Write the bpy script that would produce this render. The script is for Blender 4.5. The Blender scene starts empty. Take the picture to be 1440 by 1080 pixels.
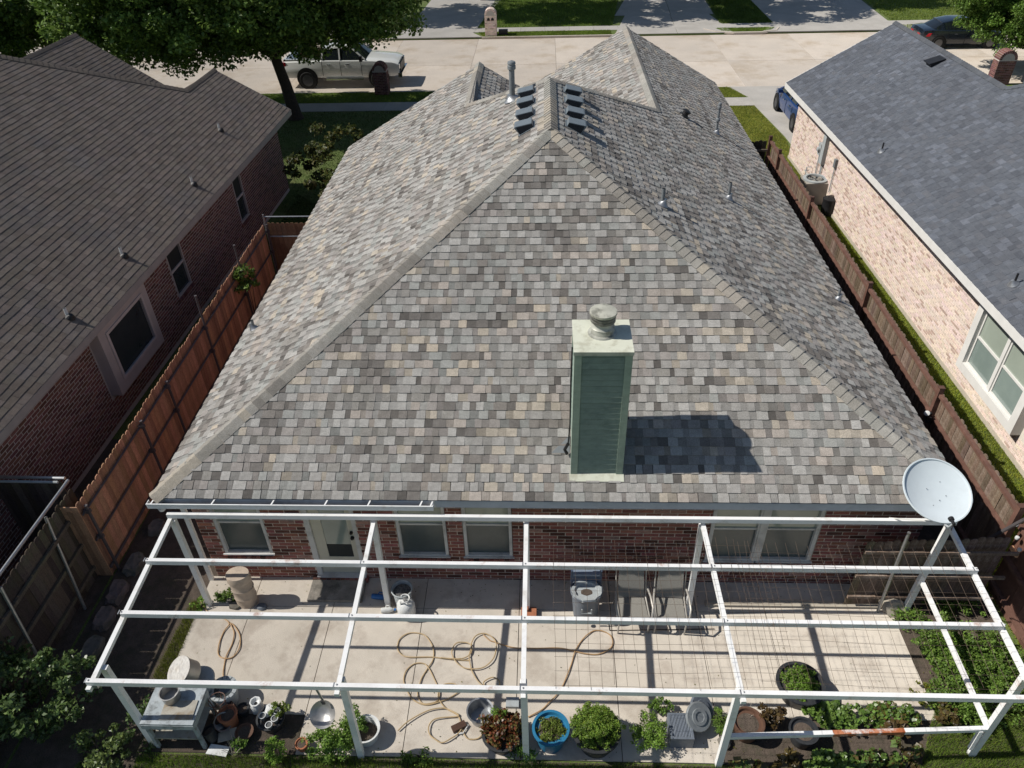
import bpy, math, random
import numpy as np
from mathutils import Vector, Matrix
rnd = random.Random(11)
U = rnd.uniform
S = bpy.context.scene
COL = S.collection
R_ = math.radians

# ------------------------------------------------------------------ camera, sky, sun, exposure
cam_d = bpy.data.cameras.new('camera'); cam = bpy.data.objects.new('camera', cam_d); COL.objects.link(cam)
cam.location = (5.9348, -7.8261, 11.1264)
cam.rotation_euler = (0.9154, 0.0243, 0.0337)
cam_d.sensor_width = 36.0; cam_d.lens = 1062.75/1440*36; cam_d.clip_end = 600; cam_d.clip_start = .1
S.camera = cam
SUN_DIR = Vector((.682, .016, -.731)).normalized()     # the way the light travels
w = bpy.data.worlds.new('World'); S.world = w; w.use_nodes = True
nt = w.node_tree; nt.nodes.clear()
o_ = nt.nodes.new('ShaderNodeOutputWorld'); b_ = nt.nodes.new('ShaderNodeBackground'); s_ = nt.nodes.new('ShaderNodeTexSky')
s_.sky_type = 'NISHITA'; s_.sun_disc = False; s_.sun_elevation = R_(47); s_.sun_rotation = R_(270)
s_.air_density = 1.0; s_.dust_density = .6
b_.inputs['Strength'].default_value = .072
nt.links.new(s_.outputs[0], b_.inputs[0]); nt.links.new(b_.outputs[0], o_.inputs[0])
sd = bpy.data.lights.new('sun', 'SUN'); sd.energy = 4.7; sd.angle = R_(.5); sd.color = (1, .955, .88)
so = bpy.data.objects.new('sun', sd); COL.objects.link(so); so.rotation_euler = SUN_DIR.to_track_quat('-Z', 'Y').to_euler()
so.location = (-30, 0, 40)
S.view_settings.view_transform = 'Standard'; S.view_settings.look = 'None'
S.view_settings.exposure = 0.0; S.view_settings.gamma = 1.0; S.view_settings.use_curve_mapping = False

# ------------------------------------------------------------------ materials
def mat(name, c1, c2=None, scale=6.0, rough=.8, bump=0.0, bscale=None, metal=0.0, spec=.3, detail=6, stretch=None,
        c3=None, s3=1.2, amt3=.5, trans=0.0, coat=0.0, grain=0.0, gscale=300, lo=.35, hi=.65, c3lo=.5, drough=None):
    m = bpy.data.materials.new(name); m.use_nodes = True; n = m.node_tree; N = n.nodes; L = n.links
    p = N['Principled BSDF']; tc = N.new('ShaderNodeTexCoord')
    src = tc.outputs['Object']
    if stretch:
        mp = N.new('ShaderNodeMapping'); mp.inputs['Scale'].default_value = stretch; L.new(src, mp.inputs[0]); src = mp.outputs[0]
    at = N.new('ShaderNodeAttribute'); at.attribute_name = 'tone'
    col = None
    def mixc(a, b, f, blend='MIX'):
        x = N.new('ShaderNodeMix'); x.data_type = 'RGBA'; x.blend_type = blend
        for i, v in ((6, a), (7, b)):
            if isinstance(v, tuple): x.inputs[i].default_value = (*v, 1)
            else: L.new(v, x.inputs[i])
        if isinstance(f, float): x.inputs[0].default_value = f
        else: L.new(f, x.inputs[0])
        return x.outputs[2]
    nz = N.new('ShaderNodeTexNoise'); nz.inputs['Scale'].default_value = scale; nz.inputs['Detail'].default_value = detail
    nz.inputs['Roughness'].default_value = .62; L.new(src, nz.inputs[0])
    rp = N.new('ShaderNodeMapRange'); rp.inputs[1].default_value = lo; rp.inputs[2].default_value = hi; L.new(nz.outputs[0], rp.inputs[0])
    col = mixc(c1, c2 if c2 else c1, rp.outputs[0])
    if c3:
        n3 = N.new('ShaderNodeTexNoise'); n3.inputs['Scale'].default_value = s3; n3.inputs['Detail'].default_value = 5; n3.inputs['Roughness'].default_value = .7
        L.new(tc.outputs['Object'], n3.inputs[0])
        r3 = N.new('ShaderNodeMapRange'); r3.inputs[1].default_value = c3lo; r3.inputs[2].default_value = c3lo+.14; r3.inputs[4].default_value = amt3; L.new(n3.outputs[0], r3.inputs[0])
        col = mixc(col, c3, r3.outputs[0])
    if grain:
        ng = N.new('ShaderNodeTexNoise'); ng.inputs['Scale'].default_value = gscale; ng.inputs['Detail'].default_value = 2
        L.new(tc.outputs['Object'], ng.inputs[0])
        rg = N.new('ShaderNodeMapRange'); rg.inputs[1].default_value = .3; rg.inputs[2].default_value = .7
        rg.inputs[3].default_value = 1-grain; rg.inputs[4].default_value = 1+grain; L.new(ng.outputs[0], rg.inputs[0])
        cb = N.new('ShaderNodeCombineColor')
        for i in range(3): L.new(rg.outputs[0], cb.inputs[i])
        col = mixc(col, cb.outputs[0], 1.0, 'MULTIPLY')
    col = mixc(col, at.outputs['Color'], 1.0, 'MULTIPLY')
    L.new(col, p.inputs['Base Color'])
    p.inputs['Roughness'].default_value = rough; p.inputs['Diffuse Roughness'].default_value = drough if drough is not None else (.7 if rough >= .9 else .3); p.inputs['Metallic'].default_value = metal
    p.inputs['Specular IOR Level'].default_value = spec; p.inputs['Coat Weight'].default_value = coat; p.inputs['Coat Roughness'].default_value = .05
    if bump:
        nb = N.new('ShaderNodeTexNoise'); nb.inputs['Scale'].default_value = bscale or scale*4; nb.inputs['Detail'].default_value = 6; L.new(src, nb.inputs[0])
        bm = N.new('ShaderNodeBump'); bm.inputs['Strength'].default_value = bump; bm.inputs['Distance'].default_value = .02
        L.new(nb.outputs[0], bm.inputs['Height']); L.new(bm.outputs[0], p.inputs['Normal'])
    if trans:
        tr = N.new('ShaderNodeBsdfTranslucent'); L.new(col, tr.inputs[0]); mx = N.new('ShaderNodeMixShader'); mx.inputs[0].default_value = trans
        L.new(p.outputs[0], mx.inputs[1]); L.new(tr.outputs[0], mx.inputs[2]); L.new(mx.outputs[0], N['Material Output'].inputs[0])
    return m
M = {}
M['shingle'] = mat('blended asphalt shingle', (.312,.299,.280), (.378,.363,.342), 9, .95, .5, 160, c3=(.25,.24,.222), s3=.7, amt3=.45, grain=.34, gscale=120, drough=.35, spec=.1)
M['shingle_left'] = mat('old brown asphalt shingle', (.165,.142,.128), (.205,.176,.158), 7, .95, .35, 150, c3=(.145,.138,.143), s3=.7, amt3=.5, grain=.25, gscale=140, spec=.1)
M['shingle_right'] = mat('slate blue asphalt shingle', (.105,.115,.135), (.135,.145,.165), 7, .95, .35, 150, c3=(.10,.105,.12), s3=.6, amt3=.5, grain=.3, gscale=120, spec=.1)
M['deck'] = mat('roof underlay', (.05,.048,.047), None, 4, .95)
M['brick'] = mat('fired red brick', (.31,.135,.10), (.40,.185,.14), 14, .9, .5, 60, c3=(.19,.12,.105), s3=1.6, amt3=.55, grain=.25, gscale=90, spec=.15)
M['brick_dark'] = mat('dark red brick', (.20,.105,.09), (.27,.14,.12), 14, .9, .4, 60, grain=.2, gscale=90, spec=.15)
M['brick_pink'] = mat('pale pink brick', (.62,.535,.47), (.67,.59,.525), 9, .9, .4, 60, c3=(.58,.46,.40), s3=3.0, amt3=.3, grain=.2, gscale=60, spec=.15)
M['mortar'] = mat('pale mortar', (.74,.62,.52), (.64,.54,.45), 20, .95, .4, 90)
M['mortar_pink'] = mat('cream mortar', (.66,.61,.54), (.58,.53,.47), 20, .95, .3, 90)
M['mortar_grey'] = mat('brown grey mortar', (.58,.52,.48), (.48,.43,.40), 20, .95, .3, 90)
M['foundation'] = mat('stained foundation concrete', (.34,.31,.27), (.22,.20,.17), 5, .9, .4, 40, c3=(.10,.095,.08), s3=2.2, amt3=.8, grain=.15, gscale=120)
M['patio'] = mat('worn patio concrete', (.655,.60,.525), (.58,.53,.46), 1.7, .9, .3, 60, c3=(.42,.36,.30), s3=1.5, amt3=.6, grain=.13, gscale=160, spec=.2)
M['street'] = mat('street concrete', (.60,.53,.455), (.54,.48,.415), .7, .9, .15, 30, c3=(.43,.35,.26), s3=.28, amt3=.75, grain=.14, gscale=24, spec=.2)
M['drive'] = mat('driveway concrete', (.46,.435,.40), (.40,.38,.35), .9, .9, .15, 30, c3=(.34,.32,.29), s3=.5, amt3=.5, grain=.10, gscale=40, spec=.2)
M['joint'] = mat('joint filler', (.10,.085,.07), None, 30, .95)
M['soil'] = mat('bare soil', (.13,.10,.08), (.085,.068,.053), 6, .95, .8, 60, c3=(.05,.055,.03), s3=2.5, amt3=.5, grain=.3, gscale=120)
M['lawn'] = mat('lawn turf', (.10,.145,.035), (.145,.185,.055), 3.5, .95, .8, 90, c3=(.15,.15,.06), s3=1.0, amt3=.6, grain=.35, gscale=45)
M['grass'] = mat('grass blade', (.085,.125,.03), (.13,.165,.055), 3, .7, trans=.3, spec=.2)
M['leaf'] = mat('leaf', (.072,.112,.032), (.105,.148,.048), 4, .5, trans=.34, spec=.35)
M['leaf_gloss'] = mat('glossy leaf', (.062,.098,.034), (.095,.132,.05), 5, .35, trans=.25, spec=.5)
M['bark'] = mat('tree bark', (.09,.072,.055), (.055,.045,.036), 12, .95, .9, 40)
M['white'] = mat('weathered white paint', (.84,.84,.83), (.78,.78,.77), 3, .4, .1, 50, c3=(.55,.51,.46), s3=4, amt3=.6, c3lo=.54)
M['white_rust'] = mat('rusting white paint', (.84,.84,.83), (.76,.75,.74), 4, .45, .2, 50, c3=(.36,.17,.09), s3=2.3, amt3=.8, c3lo=.585)
M['rust'] = mat('rust and flaking paint', (.34,.085,.025), (.50,.20,.10), 9, .8, .4, 50, c3=(.75,.70,.66), s3=7, amt3=.9)
M['trim'] = mat('white trim paint', (.72,.71,.68), (.66,.65,.62), 3, .5)
M['trim_pale'] = mat('grey white trim', (.66,.655,.64), (.58,.575,.56), 3, .55, c3=(.36,.35,.34), s3=3, amt3=.5)
M['trim_mauve'] = mat('taupe house trim', (.50,.45,.44), (.44,.40,.39), 3, .6)
M['fascia_grey'] = mat('brown grey fascia', (.36,.335,.32), (.31,.29,.28), 3, .6)
M['fascia_blue'] = mat('grey blue eave board', (.46,.49,.52), (.40,.43,.46), 3, .55, c3=(.33,.35,.37), s3=4, amt3=.4)
M['chim_green'] = mat('faded green siding paint', (.265,.335,.29), (.23,.29,.25), 5, .6, .2, 60, c3=(.165,.215,.19), s3=4, amt3=.5, stretch=(1,1,4))
M['chim_pale'] = mat('pale green cap metal', (.68,.69,.58), (.60,.61,.50), 4, .55, c3=(.36,.34,.25), s3=5, amt3=.5)
M['flue_pale'] = mat('weathered flue metal', (.52,.52,.46), (.40,.40,.35), 6, .5, metal=.2, c3=(.12,.12,.10), s3=5, amt3=.7)
M['galv'] = mat('galvanised steel', (.42,.43,.44), (.33,.34,.35), 12, .4, metal=.7)
M['steel'] = mat('dented stainless steel', (.46,.455,.44), (.36,.35,.345), 7, .42, .15, 20, metal=.7, c3=(.38,.34,.28), s3=6, amt3=.4)
M['lead'] = mat('grey painted vent', (.24,.26,.27), (.20,.215,.225), 9, .6, metal=.2)
M['vent_blue'] = mat('blue grey sheet vent', (.20,.235,.26), (.17,.20,.225), 9, .5, metal=.2)
M['black'] = mat('black plastic', (.018,.018,.02), (.025,.025,.027), 9, .45)
M['dark'] = mat('unlit opening', (.012,.012,.013), None, 9, .7)
M['wood_cedar'] = mat('cedar fence board', (.52,.31,.19), (.40,.235,.145), 3, .85, .5, 30, stretch=(6,6,.7), c3=(.26,.15,.10), s3=2.2, amt3=.6, grain=.2, gscale=60, spec=.15)
M['wood_grey'] = mat('weathered grey fence board', (.185,.135,.10), (.115,.085,.065), 4, .9, .5, 30, stretch=(8,8,.6), c3=(.27,.23,.19), s3=3, amt3=.7, grain=.2, gscale=60, spec=.1)
M['wood_dark'] = mat('old dark fence board', (.13,.105,.085), (.085,.072,.06), 4, .9, .5, 30, stretch=(8,8,.6), c3=(.12,.12,.075), s3=2, amt3=.6, grain=.2, gscale=60, spec=.1)
M['rail_red'] = mat('red brown rail stain', (.165,.09,.068), (.125,.066,.05), 5, .6, .2, 40, c3=(.24,.13,.10), s3=4, amt3=.5)
M['rail_pipe'] = mat('dull dark fence pipe', (.13,.115,.12), (.10,.09,.09), 7, .55, metal=.3)
M['glass'] = mat('window glass', (.035,.045,.05), (.045,.055,.06), 2, .04, spec=.8)
M['glass_pale'] = mat('window glass with blind and sky tint', (.35,.40,.34), (.31,.355,.30), 1.5, .12, spec=.6, coat=.5)  # pale tint stands for reflected sky as well as a blind
M['glass_blue'] = mat('window glass with dim blind and sky tint', (.26,.32,.295), (.21,.265,.245), 1.5, .1, spec=.7, coat=.5)  # tint carries dim sky reflection along with a blind
M['screen'] = mat('insect screen', (.035,.042,.045), (.028,.034,.037), 60, .55, spec=.2)
M['screen2'] = mat('screened dark window glass', (.075,.095,.10), (.10,.125,.125), 1.5, .25, spec=.6)
M['door'] = mat('cream door paint', (.60,.575,.48), (.55,.53,.44), 3, .5)
M['hose'] = mat('tan garden hose', (.48,.31,.16), (.40,.26,.14), 8, .5)
M['hose2'] = mat('faded yellow hose', (.50,.37,.21), (.40,.30,.17), 8, .5)
M['dish'] = mat('pale grey dish paint', (.62,.68,.71), (.58,.64,.67), 2, .45, c3=(.55,.60,.62), s3=3, amt3=.4)
M['terracotta'] = mat('terracotta', (.42,.17,.09), (.34,.13,.07), 8, .85, .2, 60)
M['pot_brown'] = mat('brown plastic pot', (.14,.075,.05), (.11,.06,.04), 8, .5)
M['pot_blue'] = mat('blue plastic tub', (.03,.19,.34), (.025,.16,.30), 5, .4, c3=(.05,.22,.36), s3=6, amt3=.4)
M['pot_black'] = mat('black nursery pot', (.03,.032,.036), (.045,.047,.05), 6, .5)
M['plastic_grey'] = mat('grey plastic', (.15,.17,.20), (.125,.145,.175), 4, .45, c3=(.26,.28,.30), s3=4, amt3=.4)
M['plastic_pale'] = mat('pale grey plastic', (.42,.45,.46), (.36,.39,.40), 4, .45, c3=(.28,.29,.29), s3=5, amt3=.5)
M['plastic_white'] = mat('white plastic', (.70,.71,.70), (.62,.63,.62), 4, .4, c3=(.50,.49,.46), s3=5, amt3=.5)
M['plastic_blue'] = mat('blue plastic', (.04,.16,.42), (.03,.13,.36), 5, .35)
M['ash'] = mat('grey ash', (.22,.22,.22), (.07,.07,.07), 30, .95, 1.0, 60)
M['tan_bin'] = mat('beige ribbed metal', (.47,.39,.31), (.39,.32,.26), 5, .55, .15, 40, c3=(.30,.25,.21), s3=5, amt3=.5)
M['sling'] = mat('beige mesh sling', (.27,.26,.235), (.225,.215,.195), 60, .8, c3=(.22,.21,.19), s3=4, amt3=.4)
M['chair_frame'] = mat('champagne chair frame', (.46,.44,.40), (.40,.38,.35), 9, .4, metal=.3)
M['wire'] = mat('rusty wire', (.11,.075,.055), (.16,.12,.09), 20, .6, metal=.4)
M['stone'] = mat('rough limestone', (.22,.20,.17), (.14,.13,.11), 6, .95, .8, 25, c3=(.08,.10,.06), s3=5, amt3=.5)
M['paver'] = mat('beige paver', (.48,.43,.35), (.40,.36,.30), 8, .9, .3, 60)
M['board'] = mat('dirty pale board', (.46,.44,.38), (.34,.31,.26), 6, .7, .2, 30, c3=(.26,.19,.11), s3=4, amt3=.8)
M['bench_paint'] = mat('grey blue bench paint', (.44,.48,.50), (.36,.40,.42), 6, .55, .2, 30, c3=(.16,.17,.17), s3=5, amt3=.8)
M['truck'] = mat('pickup silver white paint', (.68,.69,.67), None, 3, .25, coat=.8, spec=.5)
M['car_blue'] = mat('metallic blue paint', (.02,.065,.22), None, 3, .3, coat=.9, metal=.3)
M['car_black'] = mat('black blue paint', (.010,.016,.026), None, 3, .2, coat=.9, spec=.5)
M['car_silver'] = mat('silver car paint', (.45,.47,.48), None, 3, .25, coat=.8, metal=.4)
M['car_glass'] = mat('tinted car glass', (.012,.016,.02), None, 3, .05, spec=.9)
M['chrome'] = mat('chrome', (.7,.7,.7), None, 3, .15, metal=1)
M['rubber'] = mat('tyre rubber', (.02,.02,.02), None, 3, .8)
M['rim'] = mat('alloy rim', (.16,.16,.17), None, 3, .35, metal=.8)
M['lamp_red'] = mat('red lamp lens', (.42,.01,.015), None, 3, .15, coat=.6)
M['lamp_clear'] = mat('clear lamp lens', (.6,.62,.64), None, 3, .1, coat=.6)
M['ac'] = mat('beige sheet metal', (.40,.37,.32), (.35,.32,.28), 5, .55)
M['cushion'] = mat('pale paper', (.7,.7,.68), (.6,.6,.58), 9, .8)

# ------------------------------------------------------------------ mesh building
class MB:
    def __init__(s): s.v = []; s.f = []; s.t = []
    def add(s, vs, fs, tone=(1,1,1)):
        n = len(s.v); s.v += [tuple(p) for p in vs]
        for f in fs: s.f.append(tuple(i+n for i in f)); s.t.append(tone)
        return s
    def box(s, x0, x1, y0, y1, z0, z1, tone=(1,1,1)):
        vs = [(x,y,z) for z in (z0,z1) for y in (y0,y1) for x in (x0,x1)]
        return s.add(vs, [(0,2,3,1),(4,5,7,6),(0,1,5,4),(2,6,7,3),(0,4,6,2),(1,3,7,5)], tone)
    def beam(s, a, b, wx, wz, up=(0,0,1), tone=(1,1,1)):
        a = Vector(a); b = Vector(b); d = (b-a).normalized(); u = Vector(up)
        if abs(d.dot(u)) > .98: u = Vector((0,1,0))
        r = d.cross(u).normalized(); t = r.cross(d).normalized(); r *= wx/2; t *= wz/2
        vs = [p+i*r+j*t for p in (a,b) for i,j in ((-1,-1),(1,-1),(1,1),(-1,1))]
        return s.add(vs, [(3,2,1,0),(4,5,6,7),(0,1,5,4),(1,2,6,5),(2,3,7,6),(3,0,4,7)], tone)
    def tube(s, pts, r, n=8, tone=(1,1,1), cap=True):
        pts = [Vector(p) for p in pts]; rs = r if isinstance(r, (list,tuple)) else [r]*len(pts)
        vs = []; prev = None
        for i, p in enumerate(pts):
            d = (pts[min(i+1,len(pts)-1)]-pts[max(i-1,0)]).normalized()
            if prev is None:
                u = Vector((0,0,1)) if abs(d.z) < .9 else Vector((1,0,0)); a = d.cross(u).normalized()
            else: a = (prev-d*prev.dot(d)).normalized()
            prev = a; b = d.cross(a)
            for k in range(n):
                t = 2*math.pi*k/n; vs.append(p+(a*math.cos(t)+b*math.sin(t))*rs[i])
        fs = [(i*n+k, i*n+(k+1)%n, (i+1)*n+(k+1)%n, (i+1)*n+k) for i in range(len(pts)-1) for k in range(n)]
        if cap: fs += [tuple(range(n))[::-1], tuple((len(pts)-1)*n+k for k in range(n))]
        return s.add(vs, fs, tone)
    def lathe(s, c, prof, n=24, tone=(1,1,1), axis=None, sx=1, sy=1, wob=None):
        c = Vector(c); q = Vector((0,0,1)).rotation_difference(Vector(axis).normalized()) if axis else None
        vs = []
        for r, z in prof:
            for k in range(n):
                t = 2*math.pi*k/n; rr = r*(wob(k) if wob else 1); p = Vector((rr*math.cos(t)*sx, rr*math.sin(t)*sy, z))
                if q: p = q @ p
                vs.append(c+p)
        fs = [(i*n+k, i*n+(k+1)%n, (i+1)*n+(k+1)%n, (i+1)*n+k) for i in range(len(prof)-1) for k in range(n)]
        if prof[0][0] > .002: fs.append(tuple(range(n))[::-1])
        if prof[-1][0] > .002: fs.append(tuple((len(prof)-1)*n+k for k in range(n)))
        return s.add(vs, fs, tone)
    def poly(s, pts, d, tone=(1,1,1)):
        """prism: polygon pts moved along -d"""
        n = len(pts); d = Vector(d); vs = [Vector(p) for p in pts]+[Vector(p)-d for p in pts]
        return s.add(vs, [tuple(range(n)), tuple(range(2*n-1, n-1, -1))]+[(i, i+n, (i+1)%n+n, (i+1)%n) for i in range(n)], tone)
def mesh(name, mb, m, smooth=False, mats=None):
    me = bpy.data.meshes.new(name); me.from_pydata(mb.v, [], mb.f)
    a = me.attributes.new('tone', 'FLOAT_COLOR', 'FACE')
    arr = np.ones((len(mb.f), 4), np.float32); arr[:, :3] = np.array(mb.t, np.float32).reshape(-1, 3)
    a.data.foreach_set('color', arr.ravel())
    me.materials.append(m if not isinstance(m, str) else M[m])
    if smooth:
        me.polygons.foreach_set('use_smooth', [True]*len(me.polygons))
        try: me.set_sharp_from_angle(angle=R_(35))
        except Exception: pass
    me.update(); return me
def link(name, me, parent=None, loc=(0,0,0), rot=None, kind=None, label=None):
    o = bpy.data.objects.new(name, me); COL.objects.link(o); o.parent = parent; o.location = loc
    if rot: o.rotation_euler = rot
    if kind: o['kind'] = kind
    if label: o['label'] = label
    return o
def part(name, mb, m, parent, smooth=False, **k): return link(name, mesh(name, mb, m, smooth), parent, **k)
def thing(name, label, cat, loc=(0,0,0), rz=0, group=None):
    o = bpy.data.objects.new(name, None); COL.objects.link(o); o.location = loc; o.rotation_euler = (0,0,rz); o.empty_display_size = .2
    tag(o, label, cat, group); return o
def tag(o, label, cat, group=None):
    o['label'] = label; o['category'] = cat
    if group: o['group'] = group
    return o
def struct(name, mb, m, parent=None, smooth=False):
    o = part(name, mb, m, parent, smooth)
    if parent is None: o['kind'] = 'structure'
    return o
def copy_tree(o, parent=None):
    c = o.copy(); COL.objects.link(c); c.parent = parent
    for ch in o.children: copy_tree(ch, c)
    return c
def g3(a, j=0.0): return (a*(1+U(-j,j)), a*(1+U(-j,j)), a*(1+U(-j,j)))

# fast triangle / quad clouds for foliage and grass
def cloud(name, V, nper, tones, m, parent=None, kind=None):
    """V: (n*nper,3) vertices, faces of nper vertices each"""
    n = len(V)//nper; me = bpy.data.meshes.new(name)
    me.vertices.add(len(V)); me.vertices.foreach_set('co', V.astype(np.float32).ravel())
    me.loops.add(len(V)); me.loops.foreach_set('vertex_index', np.arange(len(V), dtype=np.int32))
    me.polygons.add(n); me.polygons.foreach_set('loop_start', np.arange(0, len(V), nper, dtype=np.int32))
    me.polygons.foreach_set('loop_total', np.full(n, nper, np.int32)); me.update(calc_edges=True)
    a = me.attributes.new('tone', 'FLOAT_COLOR', 'FACE'); arr = np.ones((n,4), np.float32); arr[:, :3] = tones; a.data.foreach_set('color', arr.ravel())
    me.materials.append(M[m] if isinstance(m, str) else m)
    return link(name, me, parent, kind=kind)
NR = np.random.RandomState(5)
def leaves(P, size, tones, aspect=.5, up=.35, jit=.35, cup=.25, down=0):
    """diamond leaves at points P; returns vertices (4 per leaf)"""
    n = len(P)
    nrm = NR.normal(size=(n,3)); nrm[:,2] = np.abs(nrm[:,2])+up; nrm /= np.linalg.norm(nrm, axis=1)[:,None]
    a = NR.normal(size=(n,3)); a[:,2] -= down; a -= nrm*(a*nrm).sum(1)[:,None]; a /= np.linalg.norm(a, axis=1)[:,None]
    b = np.cross(nrm, a); s = size*(1+NR.uniform(-jit, jit, n))[:,None]
    tip = P+a*s; base = P-a*s*.6; l = P+b*s*aspect+nrm*s*cup; r = P-b*s*aspect+nrm*s*cup
    return np.stack([base, r, tip, l], 1).reshape(-1,3)
def tonearr(n, base, var=.3, alt=None, pa=0):
    t = np.array(base)[None,:]*(1+NR.uniform(-var, var, (n,1)))
    if alt is not None:
        k = NR.rand(n) < pa; t[k] = np.array(alt)[None,:]*(1+NR.uniform(-var, var, (k.sum(),1)))
    return t
def blob_points(c, r, n, clumps=40, csize=.3, shell=.55, holes=0.0):
    """points in clumps spread through an ellipsoid's volume, denser near its surface"""
    c = np.array(c, float); r = np.array(r, float)
    d = NR.normal(size=(clumps,3)); d /= np.linalg.norm(d, axis=1)[:,None]
    rad = shell+(1-shell)*NR.rand(clumps)**.6
    rad *= 1+NR.uniform(-.12,.14,clumps)
    cc = d*rad[:,None]*r
    k = NR.randint(0, clumps, n); cs = csize*(.6+NR.rand(clumps)*.8)
    p = NR.normal(size=(n,3)); p /= np.linalg.norm(p, axis=1)[:,None]; p *= (NR.rand(n)**.45)[:,None]
    p[:,2] *= .75
    return c+cc[k]+p*cs[k][:,None], k, clumps

# ------------------------------------------------------------------ shingled roof planes
def roof_frame(o, u, v): return Vector(o), Vector(u).normalized(), Vector(v).normalized()
def scan(poly, y):
    xs = []
    for i in range(len(poly)):
        (x0,y0),(x1,y1) = poly[i], poly[(i+1)%len(poly)]
        if (y0 <= y) != (y1 <= y): xs.append(x0+(x1-x0)*(y-y0)/(y1-y0))
    xs.sort(); return [(xs[i], xs[i+1]) for i in range(0, len(xs)-1, 2)]
def shingles(poly3, o, u, v, tonef, mb, exp=.1429, wmin=.10, wmax=.21, thick=(.004,.010), out=None, three_tab=False, over=.012):
    """poly3: roof polygon in 3-D; tabs go into mb, or as (quad, tone) records into out(row, quad4, n, tone)->bool"""
    o, u, v = roof_frame(o, u, v); n = u.cross(v).normalized()
    P2 = [((Vector(p)-o).dot(u), (Vector(p)-o).dot(v)) for p in poly3]
    vmax = max(p[1] for p in P2); rows = int(vmax/exp)+1
    for r in range(rows):
        va, vb = r*exp, min((r+1)*exp, vmax-.001)
        A = scan(P2, va+.002); B = scan(P2, vb-.002)
        if not A or not B: continue
        if len(A) != len(B): A = B
        for (a0,a1),(b0,b1) in zip(A, B):
            lo, hi = min(a0,b0), max(a1,b1); x = lo-U(0,.25)
            raised = rnd.random() < .5
            while x < hi:
                wd = .305 if three_tab else (U(wmin, wmax) if raised else U(.07,.16)); x2 = x+wd
                def cl(xx, s0, s1): return max(s0, min(s1, xx))
                gp_ = .006 if three_tab else .0008; q = [cl(x,a0,a1), cl(x2-gp_,a0,a1), cl(x2-gp_,b0,b1), cl(x,b0,b1)]
                if q[1]-q[0] > .004 or q[2]-q[3] > .004:
                    h = thick[1] if raised else thick[0]
                    if three_tab: h = thick[1]*U(.8,1.1)
                    top = .001
                    fb = va-(over if raised else 0)*.4
                    c = [o+u*q[0]+v*fb+n*h, o+u*q[1]+v*fb+n*h, o+u*q[2]+v*vb+n*(h*.25+top), o+u*q[3]+v*vb+n*(h*.25+top)]
                    bt = [o+u*q[0]+v*fb, o+u*q[1]+v*fb]
                    tone = tonef(r, x, raised)
                    if not (out and out(r, x, q, c, bt, u, v, n, tone)):
                        mb.add(c+bt+[c[2]-n*.004, c[3]-n*.004], [(0,1,2,3),(4,5,1,0),(5,6,2,1),(4,0,3,7)], tone)
                x = x2; raised = not raised
PAL = [((1.0,1.0,1.0),28),((1.14,1.15,1.15),18),((.82,.81,.79),16),((.66,.63,.61),11),((1.24,1.15,1.02),7),((1.16,1.08,1.02),8),((.92,.88,.87),10),((.52,.50,.49),6),((.94,.98,.98),10),((1.34,1.22,1.06),2)]
PL = [t for t,w_ in PAL for _ in range(w_)]
LAST = [None]
def tone_main(r, x, raised):
    if rnd.random() < .66 or LAST[0] is None: LAST[0] = rnd.choice(PL)
    t = LAST[0]; k = U(.94,1.05)*(1.09 if raised else (.88 if rnd.random() < .5 else .72)); return (t[0]*k, t[1]*k, t[2]*k)
def tone_left(r, x, raised):
    k = U(.84,1.14); return (k*U(1.0,1.06), k, k*U(.93,1.0))
PLR = [(1,1,1)]*10+[(1.14,1.15,1.17)]*4+[(.87,.87,.88)]*4+[(1.05,1.02,1.0)]*2+[(1.30,1.30,1.32)]
def tone_right(r, x, raised):
    t = rnd.choice(PLR); k = U(.94,1.06); return (t[0]*k, t[1]*k, t[2]*k)
def caps(pts_a, pts_b, parent, mats, name='ridge_cap_shingle', step=.145, w=.15, tonef=tone_main, nl=None, nr=None, asparts=False, stuffmb=None):
    """folded cap shingles from a up to b; nl, nr: down-slope directions on either side"""
    a = Vector(pts_a); b = Vector(pts_b); d = (b-a); L = d.length; d.normalize(); k = 0; t = 0
    nl = Vector(nl).normalized(); nr = Vector(nr).normalized(); up = (Vector((0,0,1))-d*d.z).normalized()
    nl = (nl-d*nl.dot(d)).normalized(); nr = (nr-d*nr.dot(d)).normalized()
    while t < L-.02:
        p0 = a+d*(t-.02); p1 = a+d*min(t+step+.03, L+.02); h0 = .038; h1 = .024
        ring0 = [p0+nl*w+up*(h0-.004), p0+nl*w*.4+up*(h0+.010), p0+up*(h0+.014), p0+nr*w*.4+up*(h0+.010), p0+nr*w+up*(h0-.004)]
        ring1 = [p1+nl*w+up*(h1-.004), p1+nl*w*.4+up*(h1+.008), p1+up*(h1+.01), p1+nr*w*.4+up*(h1+.008), p1+nr*w+up*(h1-.004)]
        base = [p0+nl*w-up*.02, p0+nr*w-up*.02, p1+nl*w-up*.02, p1+nr*w-up*.02]
        mb = MB() if asparts else stuffmb
        if k % 3 == 0 or rnd.random() < .3: tn = tonef(k, 0, True); tn = tuple(a_*(.6*c_+.42) for c_,a_ in zip(tn,(.93,.92,.885)))
        mb.add(ring0+ring1+base, [(0,1,6,5),(1,2,7,6),(2,3,8,7),(3,4,9,8),(10,0,5,12),(4,11,13,9),(10,11,4,3,2,1,0)], tn)
        if asparts: part(name, mb, mats, parent)
        t += step; k += 1

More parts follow.
